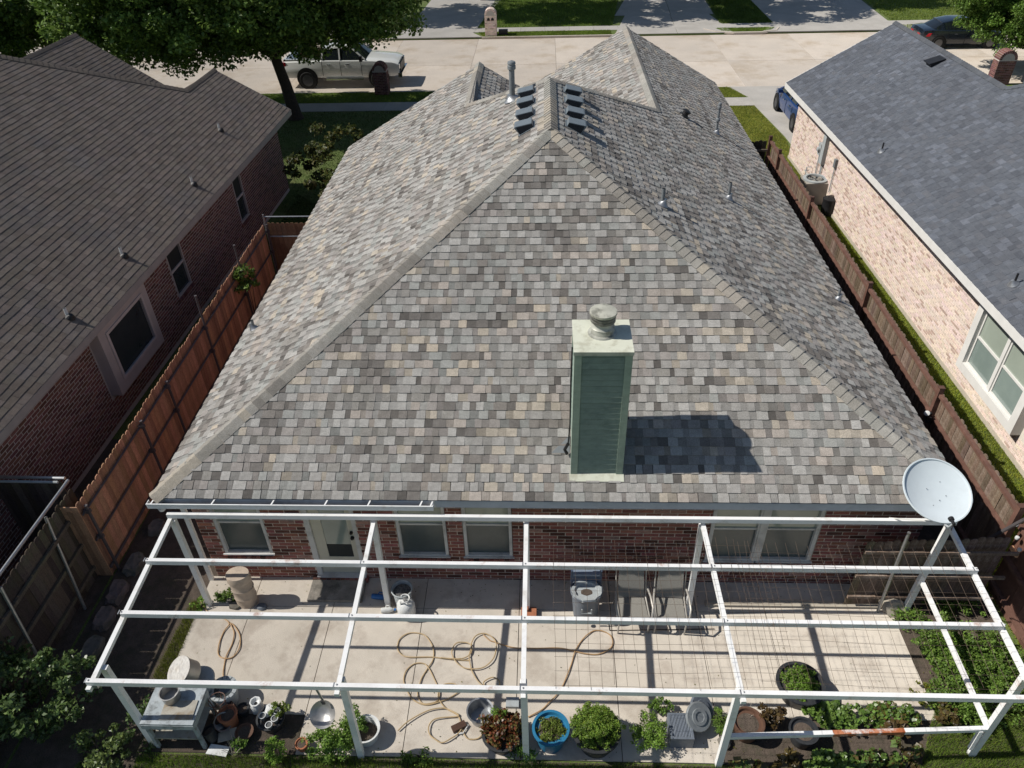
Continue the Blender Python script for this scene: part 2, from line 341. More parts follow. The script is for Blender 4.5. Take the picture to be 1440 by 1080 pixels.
# ------------------------------------------------------------------ brick walls
def wall_bricks(o, u, length, z0, z1, holes, m, parent, tonef, bl=.254, bh=.0794, proud=.008, nparts=0, gap=.010, offset=0.0, vary=.0):
    """bricks on the plane through o with direction u (horizontal); outward normal = u x z ... holes: (s0,s1,z0,z1) along u"""
    o = Vector(o); u = Vector(u).normalized(); n = u.cross(Vector((0,0,1))).normalized()
    mb = MB(); rows = int((z1-z0)/bh); recs = []
    for r in range(rows):
        za = z0+r*bh+gap/2; zb = z0+(r+1)*bh-gap/2; x = offset-(bl/2 if r%2 else 0)-bl
        segs = [(0, length)]
        for h in holes:
            if zb > h[2] and za < h[3]:
                ns = []
                for s0,s1 in segs:
                    if h[1] <= s0 or h[0] >= s1: ns.append((s0,s1))
                    else:
                        if h[0] > s0: ns.append((s0,h[0]))
                        if h[1] < s1: ns.append((h[1],s1))
                segs = ns
        while x < length:
            for s0,s1 in segs:
                a = max(x+gap/2, s0); b = min(x+bl-gap/2, s1)
                if b-a > .03:
                    tn = tonef(); pr = proud*U(.75,1.2); recs.append((a,b,za,zb,pr,tn))
            x += bl
    return recs, o, u, n
def emit_bricks(rec, o, u, n, m, parent, idx_parts):
    mb = MB(); pool = {}
    for i,(a,b,za,zb,pr,tn) in enumerate(rec):
        def bx(q, c0, tn):
            l = b-a; h = zb-za; uu = Vector((0,0,1))
            base = [c0, c0+u*l, c0+u*l+uu*h, c0+uu*h]; e = .002
            top = [c0+u*e+uu*e+n*pr, c0+u*(l-e)+uu*e+n*pr, c0+u*(l-e)+uu*(h-e)+n*pr, c0+u*e+uu*(h-e)+n*pr]
            q.add(base+top, [(4,5,6,7),(0,1,5,4),(1,2,6,5),(2,3,7,6),(3,0,4,7)], tn)
        c = o+u*a+Vector((0,0,za))
        if i in idx_parts:
            key = (round(b-a,2), rnd.randrange(10))
            if key not in pool:
                q = MB(); bx(q, Vector((0,0,0)), tn); pool[key] = mesh('brick', q, m)
            link('brick', pool[key], parent, loc=c)
        else: bx(mb, c, tn)
    if mb.v: part('brick_courses', mb, m, parent, kind='stuff')
def tb_red():
    r = rnd.random()
    if r < .22: k = U(.28,.5); return (k, k*1.05, k*1.1)
    if r < .3: k = U(1.05,1.3); return (k, k*1.3, k*1.4)
    k = U(.65,1.15); return (k, k*U(.8,1.0), k*U(.85,1.05))
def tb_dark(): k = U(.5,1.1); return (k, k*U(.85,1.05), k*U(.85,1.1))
def tb_cream(): t = tb_pink(); return tuple(c_*1.35 for c_ in t)
def tb_pink():
    r = rnd.random()
    if r < .16: k = U(.6,.8); return (k*1.03, k*.88, k*.84)
    k = U(.9,1.12); return (k*1.02, k*U(.92,1.02), k*U(.9,1.02))
def wallbox(mb, pts, z0, z1): pass

# ================================================================== GROUND, STREET, YARDS
gm = MB(); ys = [(-160,-.03),(30.22,-.03),(30.24,-.20),(40.98,-.20),(41.0,-.03),(320,-.03)]
xs = [-260, 290]
gm.add([(x,y,z) for y,z in ys for x in xs], [(2*i,2*i+1,2*i+3,2*i+2) for i in range(len(ys)-1)], (1,1,1))
struct('ground', gm, 'lawn')
road = MB(); road.box(-80,120,30.25,40.97,-.199,-.15); road_o = struct('street', road, 'joint')
pxs = [-80+4.6*i for i in range(44)]
sm = {}
for i, x in enumerate(pxs):
    for j, (y0, y1) in enumerate(((30.26,35.24),(35.26,40.96))):
        if (j, i%3) not in sm:
            q = MB(); q.box(.006, 4.594, y0, y1, -.15, -.126, g3(1+.05*((i+j)%3-1))); sm[(j,i%3)] = mesh('concrete_panel', q, 'street')
        link('concrete_panel', sm[(j,i%3)], road_o, loc=(x-.8,0,0))
def kerb(x0, x1, y, parent, side=1, ret=()):
    q = MB(); q.box(x0, x1, y-.07, y+.07, -.19, -.004, (1,1,1)); part('kerb_stone', q, 'street', parent)
kb = thing('kerb', 'long low concrete kerb on the near side of the street', 'kerb', (0,0,0)); 
for a,b in ((-60,-19),(-13,4.5),(10.8,15.6)): kerb(a,b,30.31,kb)
kf = thing('kerb', 'long low concrete kerb on the far side of the street', 'kerb', (0,0,0))
for a,b in ((-60,-24),(-17.6,-3.4),(2.2,10.2),(17.2,18.9),(28.6,60)): kerb(a,b,40.93,kf)
# curved kerb round the grass island between the far driveways
q = MB(); pts = [(15.6,41.9,.0),(16.2,41.2,.0),(17.2,40.95,.0),(18.9,40.95,.0),(19.8,41.3,.0),(20.1,42.0,.0)]
q.tube([(x,y,-.05) for x,y,_ in pts], .09, 6); part('kerb_return', q, 'street', kf)
def slabs(name, cells, m, z0=-.06, z1=0.0, parent=None, tone=.04):
    base = MB()
    x0 = min(c[0] for c in cells); x1 = max(c[1] for c in cells); y0 = min(c[2] for c in cells); y1 = max(c[3] for c in cells)
    base.box(x0+.004, x1-.004, y0+.004, y1-.004, z0-.02, z1-.018); o = struct(name, base, 'joint')
    for c in cells:
        q = MB(); t = g3(1, tone); q.box(c[0]+.006, c[1]-.006, c[2]+.006, c[3]-.006, z1-.03, z1, (t[0],)*3); part('concrete_slab', q, m, o)
    return o
slabs('sidewalk', [(x, x+1.5, 27.4, 28.6) for x in np.arange(-30, 33, 1.5)], 'drive', z1=-.010)
slabs('far_sidewalk', [(x, x+1.5, 42.15, 43.25) for x in np.arange(-45, 66, 1.5)], 'drive', z1=-.010)
# aprons and driveways
def quadslab(name, pts, m, z=-.004, t=.05, lab=None):
    q = MB(); q.poly([(x,y,z) for x,y in pts], (0,0,t)); return struct(name, q, m)
quadslab('driveway', [(15.9,21.0),(20.6,21.0),(20.8,28.5),(21.8,30.24),(14.8,30.24),(15.5,28.6),(15.5,27.4),(15.85,23.4)], 'drive')
quadslab('driveway', [(4.9,20.9),(11.2,20.9),(10.4,30.24),(4.9,30.24)], 'drive', z=-.006)
quadslab('driveway', [(-2.0,56),(3.4,56),(1.6,42),(2.2,40.99),(-3.4,40.99),(-2.7,42)], 'drive')
for i,(ya,yb) in enumerate(((41.0,46.0),(46.02,51.0),(51.02,56))):
    quadslab('driveway', [(10.2+.35*i if i else 10.2,ya),(13.9+.25*i,ya),(14.1+.3*i,yb),(11.2+.4*i,yb)], 'drive', z=-.003+.001*i)
    quadslab('driveway', [(13.93+.25*i,ya),(16.6+.3*i if i else 17.2,ya),(16.6+.5*i,yb),(14.13+.3*i,yb)], 'drive', z=-.002+.001*i)
quadslab('driveway', [(18.9,40.99),(28.6,40.99),(27.0,43.3),(27.8,56),(20.2,56),(20.1,43.3)], 'drive', z=-.001)
quadslab('driveway', [(-24,40.99),(-17.6,40.99),(-18.8,56),(-24,56)], 'drive')
# bare soil either side of the house and the planting bed beside the patio
for nm, pts in (('soil', [(-2.0,-3.2),(-.16,-3.2),(-.16,.84),(.3,.84),(.3,14.2),(-2.0,14.2)]), ('soil', [(11.95,.0),(13.62,.0),(13.62,17.9),(11.95,17.9)]),
                ('soil', [(-8,-3.2),(-2.05,-3.2),(-2.05,4.6),(-8,4.6)]), ('soil', [(-.16,-3.2),(13.7,-3.2),(13.7,-2.42),(-.16,-2.42)])):
    q = MB(); q.poly([(x,y,-.022) for x,y in pts], (0,0,.004)); struct(nm, q, 'soil')
q = MB(); q.poly([(x,y,-.010) for x,y in ((-.14,-2.39),(2.24,-2.39),(2.24,-1.79),(-.14,-1.79))], (0,0,.004)); q.poly([(x,y,-.010) for x,y in ((8.6,-2.41),(13.62,-2.41),(13.62,.6),(11.91,.6),(11.91,-1.69),(9.76,-1.69),(9.76,-1.70),(8.6,-1.70))], (0,0,.004)); struct('bed_and_bench_shade', q, 'soil')  # left piece is dark ground put in for bench shadow and a mat
ED = [-.15,.8,2.25,3.85,5.52,7.1,8.57,9.75,11.9]
pt_ = slabs('patio', [(a,b,c,d) for a,b in zip(ED,ED[1:]) for c,d in ((-1.78 if b < 2.3 else -2.4 if b < 9 else -1.68,.20),(.20,.84))], 'patio', z0=-.1)
pt_.name = 'patio'

# ================================================================== MAIN HOUSE
ZE, SL, W, H = 2.916, .5739, 12.13, 6.065
YA = 5.929; SB = H*SL/YA; DQ = 9.05
def zl(x): return ZE+SL*x
def zr(x): return ZE+SL*(W-x)
house = thing('brick_house', 'middle house with speckled grey hip roof, green chimney and red brick rear wall', 'house', (-.237,.313,-.445))
house.scale = (1.04,1.04,1.04)  # whole house enlarged about the camera position; the location above is the resulting offset
def panels(mb, o, u, length, z0, z1, holes, th):
    o = Vector(o); u = Vector(u).normalized(); n = u.cross(Vector((0,0,1)))
    cs = sorted(set([0, length]+[h[0] for h in holes]+[h[1] for h in holes]))
    for a, b in zip(cs, cs[1:]):
        hz = sorted([(h[2],h[3]) for h in holes if h[0] < b-.001 and h[1] > a+.001]); z = z0; iv = []
        for p, r in hz:
            if p > z: iv.append((z,p))
            z = max(z, r)
        if z < z1: iv.append((z,z1))
        for p, r in iv:
            vs = [o+u*s+Vector((0,0,k))-n*d for d in (0,th) for s,k in ((a,p),(b,p),(b,r),(a,r))]
            mb.add(vs, [(0,1,2,3),(7,6,5,4),(0,4,5,1),(1,5,6,2),(2,6,7,3),(3,7,4,0)])
wins = [(.48,1.33,1.03,2.5),(3.51,4.35,1.02,2.5),(4.61,5.43,1.02,2.5),(8.62,10.38,.98,2.5)]
door = (2.0,2.86,.50,2.62)
X0 = .2
holes = [(a-X0,b-X0,c,d) for a,b,c,d in wins+[door]]
wl = MB(); panels(wl, (X0,.508,0), (1,0,0), 11.75, .30, 2.74, holes, .14)
wall = part('wall', wl, 'mortar', house)
sw = MB()
for a,b,n in (((.2,.65),(.2,14.4),0),((11.95,.65),(11.95,20.4),0),((5.9,20.4),(11.95,20.4),0),((.2,14.4),(6.2,14.4),0),((5.9,14.4),(5.9,20.4),0)):
    x0,x1 = min(a[0],b[0]),max(a[0],b[0]); y0,y1 = min(a[1],b[1]),max(a[1],b[1])
    sw.box(x0-(.07 if x0==x1 else 0), x1+(.07 if x0==x1 else 0), y0-(.07 if y0==y1 else 0), y1+(.07 if y0==y1 else 0), .02, 2.72)
sw.poly([(.3,14.42,2.72),(8.0,14.42,2.72),(4.1,14.42,5.0)], (0,.12,0)); sw.poly([(5.8,20.42,2.72),(11.9,20.42,2.72),(8.8,20.42,4.55)], (0,.12,0))
part('side_wall', sw, 'brick_dark', house)
recs, bo, bu, bn = wall_bricks((X0,.508,0), (1,0,0), 11.75, .30, 2.72, holes, 'brick', wall, tb_red, gap=.014, proud=.006)
vis = [i for i,r in enumerate(recs) if r[3] > 1.05 or r[0] > 5.2]
vis.sort(key=lambda i: -(recs[i][2]+.3*(recs[i][0] > 5.2)))
emit_bricks(recs, bo, bu, bn, 'brick', wall, set(vis[:300]))
fd = MB(); fd.box(.22, 11.93, .485, .66, -.05, .298); part('foundation', fd, 'foundation', house)
# rowlock sills of bricks on edge under every opening
def rowlock(x0, x1, z, y0=.44, h=.07, par=None):
    n = int(round((x1-x0)/.082)); w_ = (x1-x0)/n
    for i in range(n):
        q = MB(); q.box(x0+i*w_+.005, x0+(i+1)*w_-.005, y0+U(-.004,.004), .60, z-h+U(-.004,.002), z+U(-.003,.003), tb_red()); part('sill_brick', q, 'brick', par or wall)
for a,b,c,d in wins: rowlock(a-.02, b+.02, c-.004)
rowlock(door[0]-.08, door[1]+.04, door[2]+.0, .40, .19)
# windows
def sash(parent, x0, x1, z0, z1, y, mf, mg, fw=.035):
    q = MB(); q.box(x0,x1,y,y+.05,z0,z0+fw); q.box(x0,x1,y,y+.05,z1-fw,z1); q.box(x0,x0+fw,y+.002,y+.05,z0+fw,z1-fw); q.box(x1-fw,x1,y+.002,y+.05,z0+fw,z1-fw)
    f = part('sash', q, mf, parent); return f
def window(par, a, b, z0, z1, mid, y, lower='screen2', upper='glass_pale', trimw=.05, mf='trim_pale'):
    q = MB()
    q.box(a, a+trimw, y, y+.09, z0, z1); q.box(b-trimw, b, y, y+.09, z0, z1); q.box(a+trimw, b-trimw, y+.002, y+.09, z0, z0+trimw*.8); q.box(a+trimw, b-trimw, y+.002, y+.09, z1-trimw, z1)
    wn = part('window', q, mf, par)
    q = MB(); q.box(a+trimw, b-trimw, y+.03, y+.07, mid-.018, mid+.018); part('meeting_rail', q, mf, wn)
    q = MB(); q.box(a+trimw, b-trimw, y+.062, y+.07, z0+trimw*.8, mid-.018); part('lower_pane', q, lower, wn)
    q = MB(); q.box(a+trimw, b-trimw, y+.05, y+.058, mid+.018, z1-trimw); part('upper_pane', q, upper, wn)
    q = MB(); q.box(a-.03, b+.03, y-.035, y+.02, z0-.004, z0+.02); part('sill', q, mf, wn)
    return wn
for a,b,c,d in wins[:3]: window(house, a+.01, b-.01, c, d, c+.76, .51)
m_ = 9.46
window(house, 8.63, m_-.02, .98, 2.5, 1.74, .51, trimw=.06); window(house, m_+.02, 10.37, .98, 2.5, 1.74, .51, trimw=.06)
q = MB(); q.box(m_-.05, m_+.05, .495, .56, 1.0, 2.49); part('mullion', q, 'trim_pale', house)
# back door
q = MB(); q.box(2.0,2.09,.50,.60,.50,2.62); q.box(2.79,2.86,.50,.60,.50,2.62); q.box(2.09,2.79,.50,.60,2.55,2.62); q.box(2.0,2.86,.44,.60,.50,.525)
dr = part('door_frame', q, 'trim_pale', house)
q = MB(); q.box(2.095,2.785,.535,.575,.53,.95); q.box(2.095,2.27,.535,.575,.95,2.545); q.box(2.70,2.785,.535,.575,.95,2.545); q.box(2.27,2.70,.535,.575,2.45,2.545); q.box(2.3,2.68,.53,.54,.60,.86,(.93,.93,.93))
dd = part('door', q, 'door', house)
q = MB(); q.box(2.27,2.70,.548,.556,1.26,2.45); part('door_glass', q, 'glass_blue', dd)
q = MB(); q.box(2.27,2.70,.546,.556,.95,1.25); part('door_lower_glass', q, 'screen', dd)
q = MB(); q.box(2.5,2.6,.540,.546,2.20,2.26); part('door_sticker', q, 'plastic_white', dd)
for z,r in ((1.58,.028),(1.45,.034)):
    q = MB(); q.lathe((2.745,.535,z), [(.0,-.0),(r,.0),(r,.03),(r*.6,.05),(0,.055)], 12, axis=(0,-1,0)); part('door_knob', q, 'black', dd, True)
q = MB(); q.box(1.93,2.86,-.02,.484,.34,.488); part('door_step', q, 'foundation', house)
# roof deck and shingles
F = {}
F['back'] = ([(0,0),(W,0),(H,YA)], lambda x,y: ZE+SB*y, (0,0,ZE), (1,0,0), (0,1,SB))
F['left'] = ([(0,0),(H,YA),(H,DQ),(4.1,11.02),(4.1,14.75),(0,14.75)], lambda x,y: zl(x), (0,14.75,ZE), (0,-1,0), (1,0,SL))
F['right'] = ([(W,0),(W,20.78),(8.8,20.78),(8.8,11.79),(H,DQ),(H,YA)], lambda x,y: zr(x), (W,0,ZE), (0,1,0), (-1,0,SL))
F['lw'] = ([(4.1,11.02),(6.83,13.75),(6.83,14.75),(4.1,14.75)], lambda x,y: zl(4.1)-SL*(x-4.1), (6.83,0,zl(4.1)-SL*2.73), (0,1,0), (-1,0,SL))
F['rw'] = ([(8.8,11.79),(8.8,20.78),(5.47,20.78),(5.47,14.75),(6.83,14.75),(6.83,13.75)], lambda x,y: zr(8.8)-SL*(8.8-x), (5.47,20.78,ZE), (0,-1,0), (1,0,SL))
deck = MB()
for k,(pl_,zf,o,u,v) in F.items():
    n = Vector(u).cross(Vector(v)).normalized(); P3 = [Vector((x,y,zf(x,y))) for x,y in pl_]
    nn = (P3[1]-P3[0]).cross(P3[2]-P3[0]); P3 = P3 if nn.z > 0 else P3[::-1]
    deck.poly([p-n*.006 for p in P3], n*.05)
zf_ = lambda y: zl(H)-SL*(y-DQ)
deck.poly([Vector((x,y,zf_(y)-.006)) for x,y in ((H,DQ),(4.1,11.02),(6.83,13.75),(8.8,11.79))], (0,0,.05))
roof = part('roof', deck, 'deck', house)
smb = MB(); pool = {}; cnt = [0]
def out_back(r, x, q, c, bt, u, v, n, tone):
    if r > 4 or cnt[0] >= 300 or q[0] < .35 or q[1] > W-.35: return False
    wd = round((q[1]-q[0])/.02)*.02
    if wd < .05: return False
    h = round((c[0]-bt[0]).length, 3); key = (wd, h, rnd.randrange(14))
    if key not in pool:
        m = MB(); e = [Vector((0,0,0)), Vector((wd,0,0))]; vv = v*.1429
        cc = [u*0+n*h, u*wd+n*h, u*wd+vv+n*(h*.25+.001), vv+n*(h*.25+.001), u*0, u*wd]
        m.add(cc+[cc[2]-n*.004, cc[3]-n*.004], [(0,1,2,3),(4,5,1,0),(5,6,2,1),(4,0,3,7)], tone); pool[key] = mesh('shingle', m, 'shingle')
    link('shingle', pool[key], roof, loc=bt[0]); cnt[0] += 1; return True
for k,(pl_,zf,o,u,v) in F.items():
    P3 = [(x,y,zf(x,y)) for x,y in pl_]
    shingles(P3, o, u, v, tone_main, smb, out=out_back if k == 'back' else None, thick=(.014,.021) if k == 'back' else (.008,.018))
part('shingle_field', smb, 'shingle', roof, kind='stuff')
# hip and ridge caps, each its own piece
D_b, D_l, D_r = (0,-1,-SB), (-1,0,-SL), (1,0,-SL)
caps((.02,.02,ZE), (H,YA,zl(H)), roof, 'shingle', nl=D_l, nr=D_b, w=.16, asparts=True)
caps((W-.02,.02,ZE), (H,YA,zl(H)), roof, 'shingle', nl=D_b, nr=D_r, w=.16, asparts=True)
caps((H,YA-.05,zl(H)), (H,DQ+.05,zl(H)), roof, 'shingle', nl=D_l, nr=D_r, asparts=True)
caps((4.1,14.75,zl(4.1)), (4.1,11.02,zl(4.1)), roof, 'shingle', nl=D_r, nr=D_l, asparts=True)
caps((8.8,20.78,zr(8.8)), (8.8,11.79,zr(8.8)), roof, 'shingle', nl=D_r, nr=D_l, asparts=True)
caps((4.1,11.02,zl(4.1)), (H,DQ,zl(H)), roof, 'shingle', nl=(0,1,-SL), nr=D_l, w=.13, asparts=True)
caps((8.8,11.79,zr(8.8)), (H,DQ,zl(H)), roof, 'shingle', nl=D_r, nr=(0,1,-SL), w=.13, asparts=True)
# eave boards, soffit and rake boards
q = MB(); q.box(4.32, W-.02, -.004, .02, ZE-.15, ZE-.012); part('fascia', q, 'fascia_blue', house)
q = MB(); q.box(0.02, 4.32, -.004, .02, ZE-.15, ZE-.012); part('fascia', q, 'trim_pale', house)
q = MB(); q.box(-.002,.018,.02,14.73,ZE-.15,ZE-.014); part('fascia', q, 'trim_pale', house)
q = MB(); q.box(W-.018,W+.002,.02,20.7,ZE-.15,ZE-.014); part('fascia', q, 'trim_pale', house)
q = MB(); q.box(.02,W-.02,.022,.50,2.742,2.752); q.box(.02,.2,.5,14.4,2.742,2.752); q.box(11.95,W-.02,.5,20.4,2.742,2.752); part('soffit', q, 'trim_pale', house)
q = MB(); q.box(-.05, 4.30, -.095, -.006, ZE-.125, ZE-.118,(.4,.4,.4)); q.box(-.05,4.30,-.10,-.092,ZE-.125,ZE-.028); q.box(-.05,4.30,-.108,-.090,ZE-.038,ZE-.024)
q.box(-.05,-.04,-.092,-.006,ZE-.118,ZE-.03); q.box(4.29,4.30,-.092,-.006,ZE-.118,ZE-.03)
q.box(-.04,4.29,-.09,-.007,ZE-.117,ZE-.112,(.12,.12,.12))
gut = part('gutter', q, 'white', house)
for x in (.02,.95,1.86,2.67,3.32,4.1,4.26):
    q = MB(); q.beam((x,-.105,ZE-.028),(x+.03,-.004,ZE-.010),.022,.006); part('gutter_hanger', q, 'white', gut)
q = MB(); q.beam((.24,.02,2.74),(.14,.40,2.60),.08,.06); q.beam((.13,.43,2.62),(.11,.43,.16),.075,.055,up=(0,1,0)); q.beam((.11,.44,.18),(.11,.32,.06),.075,.055); part('downspout', q, 'white', house)
q = MB(); q.lathe((.12,-.03,ZE-.22), [(.0,0),(.05,.0),(.06,.05),(.045,.1),(0,.1)], 10); part('gutter_outlet', q, 'trim_pale', gut)

# chimney
CX0,CX1,CY0,CY1,CZ1 = 6.355,7.105,.357,1.105,5.376
zb = ZE+SB*CY0
q = MB(); q.box(CX0+.012,CX1-.012,CY0+.012,CY1-.012,ZE-.1,CZ1-.03,(.22,.22,.22)); ch = part('chimney', q, 'chim_green', house)  # core toned down so the board gaps read as shadow lines
def siding(face):
    z = {'b':zb,'l':zb-.05,'r':zb-.05,'f':zb+.5}[face]; k = 0
    while z < CZ1-.10:
        z2 = min(z+.087, CZ1-.08); m = MB(); t = U(.93,1.06); t = (t,)*3
        if face == 'b': a = [(CX0+.09,CY0-.002,z),(CX1-.085,CY0-.002,z),(CX1-.085,CY0+.010,z2),(CX0+.09,CY0+.010,z2)]; d = (0,-.012,0)
        elif face == 'l': a = [(CX0-.002,CY1-.09,z),(CX0-.002,CY0+.09,z),(CX0+.010,CY0+.09,z2),(CX0+.010,CY1-.09,z2)]; d = (-.012,0,0)
        elif face == 'r': a = [(CX1+.002,CY0+.09,z),(CX1+.002,CY1-.09,z),(CX1-.010,CY1-.09,z2),(CX1-.010,CY0+.09,z2)]; d = (.012,0,0)
        m.poly(a, d, t); part('siding_board', m, 'chim_green', ch); z += .098
for f in 'blr': siding(f)
q = MB()
for x,y in ((CX0,CY0),(CX1,CY0),(CX0,CY1),(CX1,CY1)):
    sx = 1 if x == CX0 else -1; sy = 1 if y == CY0 else -1
    xa,xb = sorted((x-.012*sx, x+.088*sx)); ya,yb = sorted((y-.012*sy, y+.088*sy)); q.box(xa,xb,ya,yb,zb-.06,CZ1-.031,(1.4,1.35,1.25))
q.box(CX0+.09,CX1-.09,CY0-.010,CY0+.01,CZ1-.085,CZ1-.031,(1.05,1.05,1.05))
part('corner_trim', q, 'chim_green', ch)
q = MB(); q.box(CX0-.022,CX1+.022,CY0-.022,CY1+.022,CZ1-.03,CZ1); q.box(CX0-.024,CX1+.024,CY0-.025,CY0-.022,CZ1-.055,CZ1-.001,(.8,.8,.8)); part('chimney_cap', q, 'chim_pale', ch)
fx, fy = 6.735, .80
q = MB(); q.lathe((fx,fy,CZ1), [(.20,0),(.19,.02),(.165,.03),(.155,.10),(.165,.11),(.155,.12),(.135,.15),(.135,.21),(.11,.22)], 28); fl = part('flue_collar', q, 'flue_pale', ch, True)
q = MB(); q.lathe((fx,fy,CZ1+.20), [(.12,0),(.172,.004),(.172,.04),(.165,.045),(.172,.05),(.172,.085),(.165,.09),(.172,.095),(.172,.135)], 28, (.42,.42,.42)); fcap = part('flue_cap', q, 'flue_pale', ch, True)
q = MB(); q.lathe((fx,fy,CZ1+.335), [(.184,-.02),(.186,.0),(.184,.012),(.10,.03),(0,.034)], 32, (1.15,1.13,1.08)); part('flue_lid', q, 'flue_pale', fcap, True)
nb_ = Vector((0,-SB,1)).normalized()
def onback(x,y,h=.0): return Vector((x,y,ZE+SB*y))+nb_*h
q = MB(); q.poly([onback(CX0-.03,CY0-.10,.018),onback(CX1+.03,CY0-.10,.018),onback(CX1+.03,CY0+.02,.018),onback(CX0-.03,CY0+.02,.018)], nb_*.012); part('apron_flashing', q, 'chim_pale', ch)
q = MB(); q.poly([onback(CX0-.30,CY0+.28,.018),onback(CX0-.02,CY0+.28,.018),onback(CX0-.02,CY0+.52,.018)], nb_*.01); part('side_flashing', q, 'lead', ch)
q = MB(); q.tube([(CX0-.03,.62,CZ1-.12),(CX0-.035,.62,4.6),(CX0-.03,.61,3.9),(CX0-.05,.60,3.52)], .012, 6); q.tube([(CX0-.05,.60,3.52),(CX0-.10,.60,3.40),(CX0-.06,.58,3.33)], .025, 6); part('antenna_cable', q, 'black', ch)

# roof vents and pipes
def slantvent(x, y, sgn):
    zf = zl if sgn < 0 else zr
    d = Vector((sgn,0,-SL)).normalized(); n = Vector((sgn*SL,0,1)).normalized(); t = Vector((0,1,0)); c = Vector((x,y,zf(x)))
    L, wd, h0, h1 = .30, .16, .10, .19; q = MB()
    a = c-d*L/2; b = c+d*L/2
    vs = [a-t*wd, a+t*wd, b+t*wd, b-t*wd, a-t*wd+n*h0, a+t*wd+n*h0, b+t*wd+n*h1, b-t*wd+n*h1, b+t*wd+n*h1+d*.03, b-t*wd+n*h1+d*.03, b+t*wd+n*(h1-.045)+d*.03, b-t*wd+n*(h1-.045)+d*.03]
    q.add(vs, [(4,5,6,7),(0,4,7,3),(1,2,6,5),(0,1,5,4),(7,6,8,9),(9,8,10,11),(3,7,9,11),(2,10,8,6)])
    o = part('roof_vent', q, 'vent_blue', house)
    q = MB(); b2 = b-d*.02; q.poly([b2-t*(wd-.01)+n*.01, b2+t*(wd-.01)+n*.01, b2+t*(wd-.01)+n*(h1-.02), b2-t*(wd-.01)+n*(h1-.02)], d*-.01); q.poly([a-t*(wd+.002)+n*.02, b-t*(wd+.002)+n*.02, b-t*(wd+.002)+n*(h1-.015), a-t*(wd+.002)+n*(h0-.015)], t*-.004, (2.2,2.6,3.0)); part('vent_opening_side_shade', q, 'dark', o)  # second panel paints the shaded near side dark, beside the real opening
    q = MB(); f = [a-t*(wd+.03)-d*.03, a+t*(wd+.03)-d*.03, b+t*(wd+.03)+d*.03, b-t*(wd+.03)+d*.03]; q.poly([p+n*.018 for p in f], n*.008); part('vent_flange', q, 'vent_blue', o)
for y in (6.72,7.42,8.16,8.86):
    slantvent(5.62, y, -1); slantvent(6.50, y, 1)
def pipe(parent, base, n, h, r, m='lead', cone=True, cap=False, collar=0, name='vent_pipe'):
    base = Vector(base); q = MB(); q.tube([base-Vector((0,0,.05)), base+Vector((0,0,h))], r, 12, cap=False); q.tube([base+Vector((0,0,h)), base+Vector((0,0,h-.06))], r*.8, 12, (.1,.1,.1))
    o = part(name, q, m, parent, True)
    if cone:
        q = MB(); q.lathe(base, [(.0,.02),(r*3.2,.02),(r*2.6,.035),(r*1.25,.11),(r*1.1,.14)], 14, axis=tuple((Vector(n).normalized()*.7+Vector((0,0,1))*.3))); part('pipe_boot', q, 'galv' if m != 'black' else 'black', o, True)
    if collar: q = MB(); q.lathe(base+Vector((0,0,collar)), [(r,0),(r*1.9,.01),(r*1.7,.07),(r,.09)], 12); part('storm_collar', q, m, o, True)
    if cap: q = MB(); q.lathe(base+Vector((0,0,h-.10)), [(r*1.05,0),(r*1.45,.02),(r*1.45,.09),(r*1.25,.1),(r*1.25,.12),(r*1.5,.13),(r*1.3,.17),(0,.20)], 16); part('pipe_cap', q, m, o, True)
    return o
NL, NRr = (-SL,0,1), (SL,0,1)
pipe(house, (5.24,9.225,zl(5.24)), NL, .74, .062, 'lead', cap=True)
pipe(house, (8.10,5.19,zr(8.10)), NRr, .33, .035); pipe(house, (9.96,7.85,zr(9.96)), NRr, .38, .035)
pipe(house, (10.70,13.16,zr(10.70)), NRr, .76, .035, collar=.34, cap=True); pipe(house, (11.80,5.37,zr(11.8)), NRr, .26, .026)
pipe(house, (.26,4.41,zl(.26)), NL, .20, .028)
q = MB(); bz = Vector((9.70,12.87,zr(9.7))); q.lathe(bz, [(.15,.02),(.14,.05),(.09,.07),(.09,.13),(.12,.14),(.12,.17),(.05,.20),(0,.20)], 16, axis=NRr); part('roof_jack', q, 'black', house, True)

# ================================================================== LEFT NEIGHBOUR (frame turned a little about its eave)
AL = -math.atan(.0252)
hl = thing('brick_house', 'dark red brick house on the left with old brown shingle roof and pale vent pipes', 'house', (-3.46,0,0), AL)
ZL = 2.75
def lzf(x): return ZL-SL*x
dk = MB(); sm_l = MB()
FL = [([(0,-6),(0,18.9),(-2.40,18.9),(-2.40,16.55),(-5.9,13.05),(-5.9,-6)])]
n = Vector((SL,0,1)).normalized()
for P2 in FL:
    P3 = [Vector((x,y,lzf(x))) for x,y in P2]; dk.poly([p-n*.008 for p in P3], n*.06)
    shingles([tuple(p) for p in P3], (0,-6,ZL), (0,1,0), (-1,0,SL), tone_left, sm_l, exp=.143, thick=(.010,.015), three_tab=True)
# hip front of the main roof, far slope, small wing's other slope
def flat(mb, pts, d=.05): mb.poly(pts, (0,0,d))
xr_ = -5.9; zrr = lzf(xr_)
flat(dk, [(-2.40,16.55,lzf(-2.4)),(xr_,13.05,zrr),(-9.4,16.55,lzf(-2.4)),(-4.2,18.9,lzf(-2.4)-SL*2.35*.0-.9)])
flat(dk, [(xr_,13.05,zrr-.01),(xr_,-6,zrr-.01),(-11.8,-6,ZL),(-11.8,18.9,ZL)][::-1])
flat(dk, [(-2.40,16.55,lzf(-2.4)-.01),(-2.40,18.9,lzf(-2.4)-.01),(-4.6,18.9,ZL),(-4.6,16.0,ZL)][::-1])
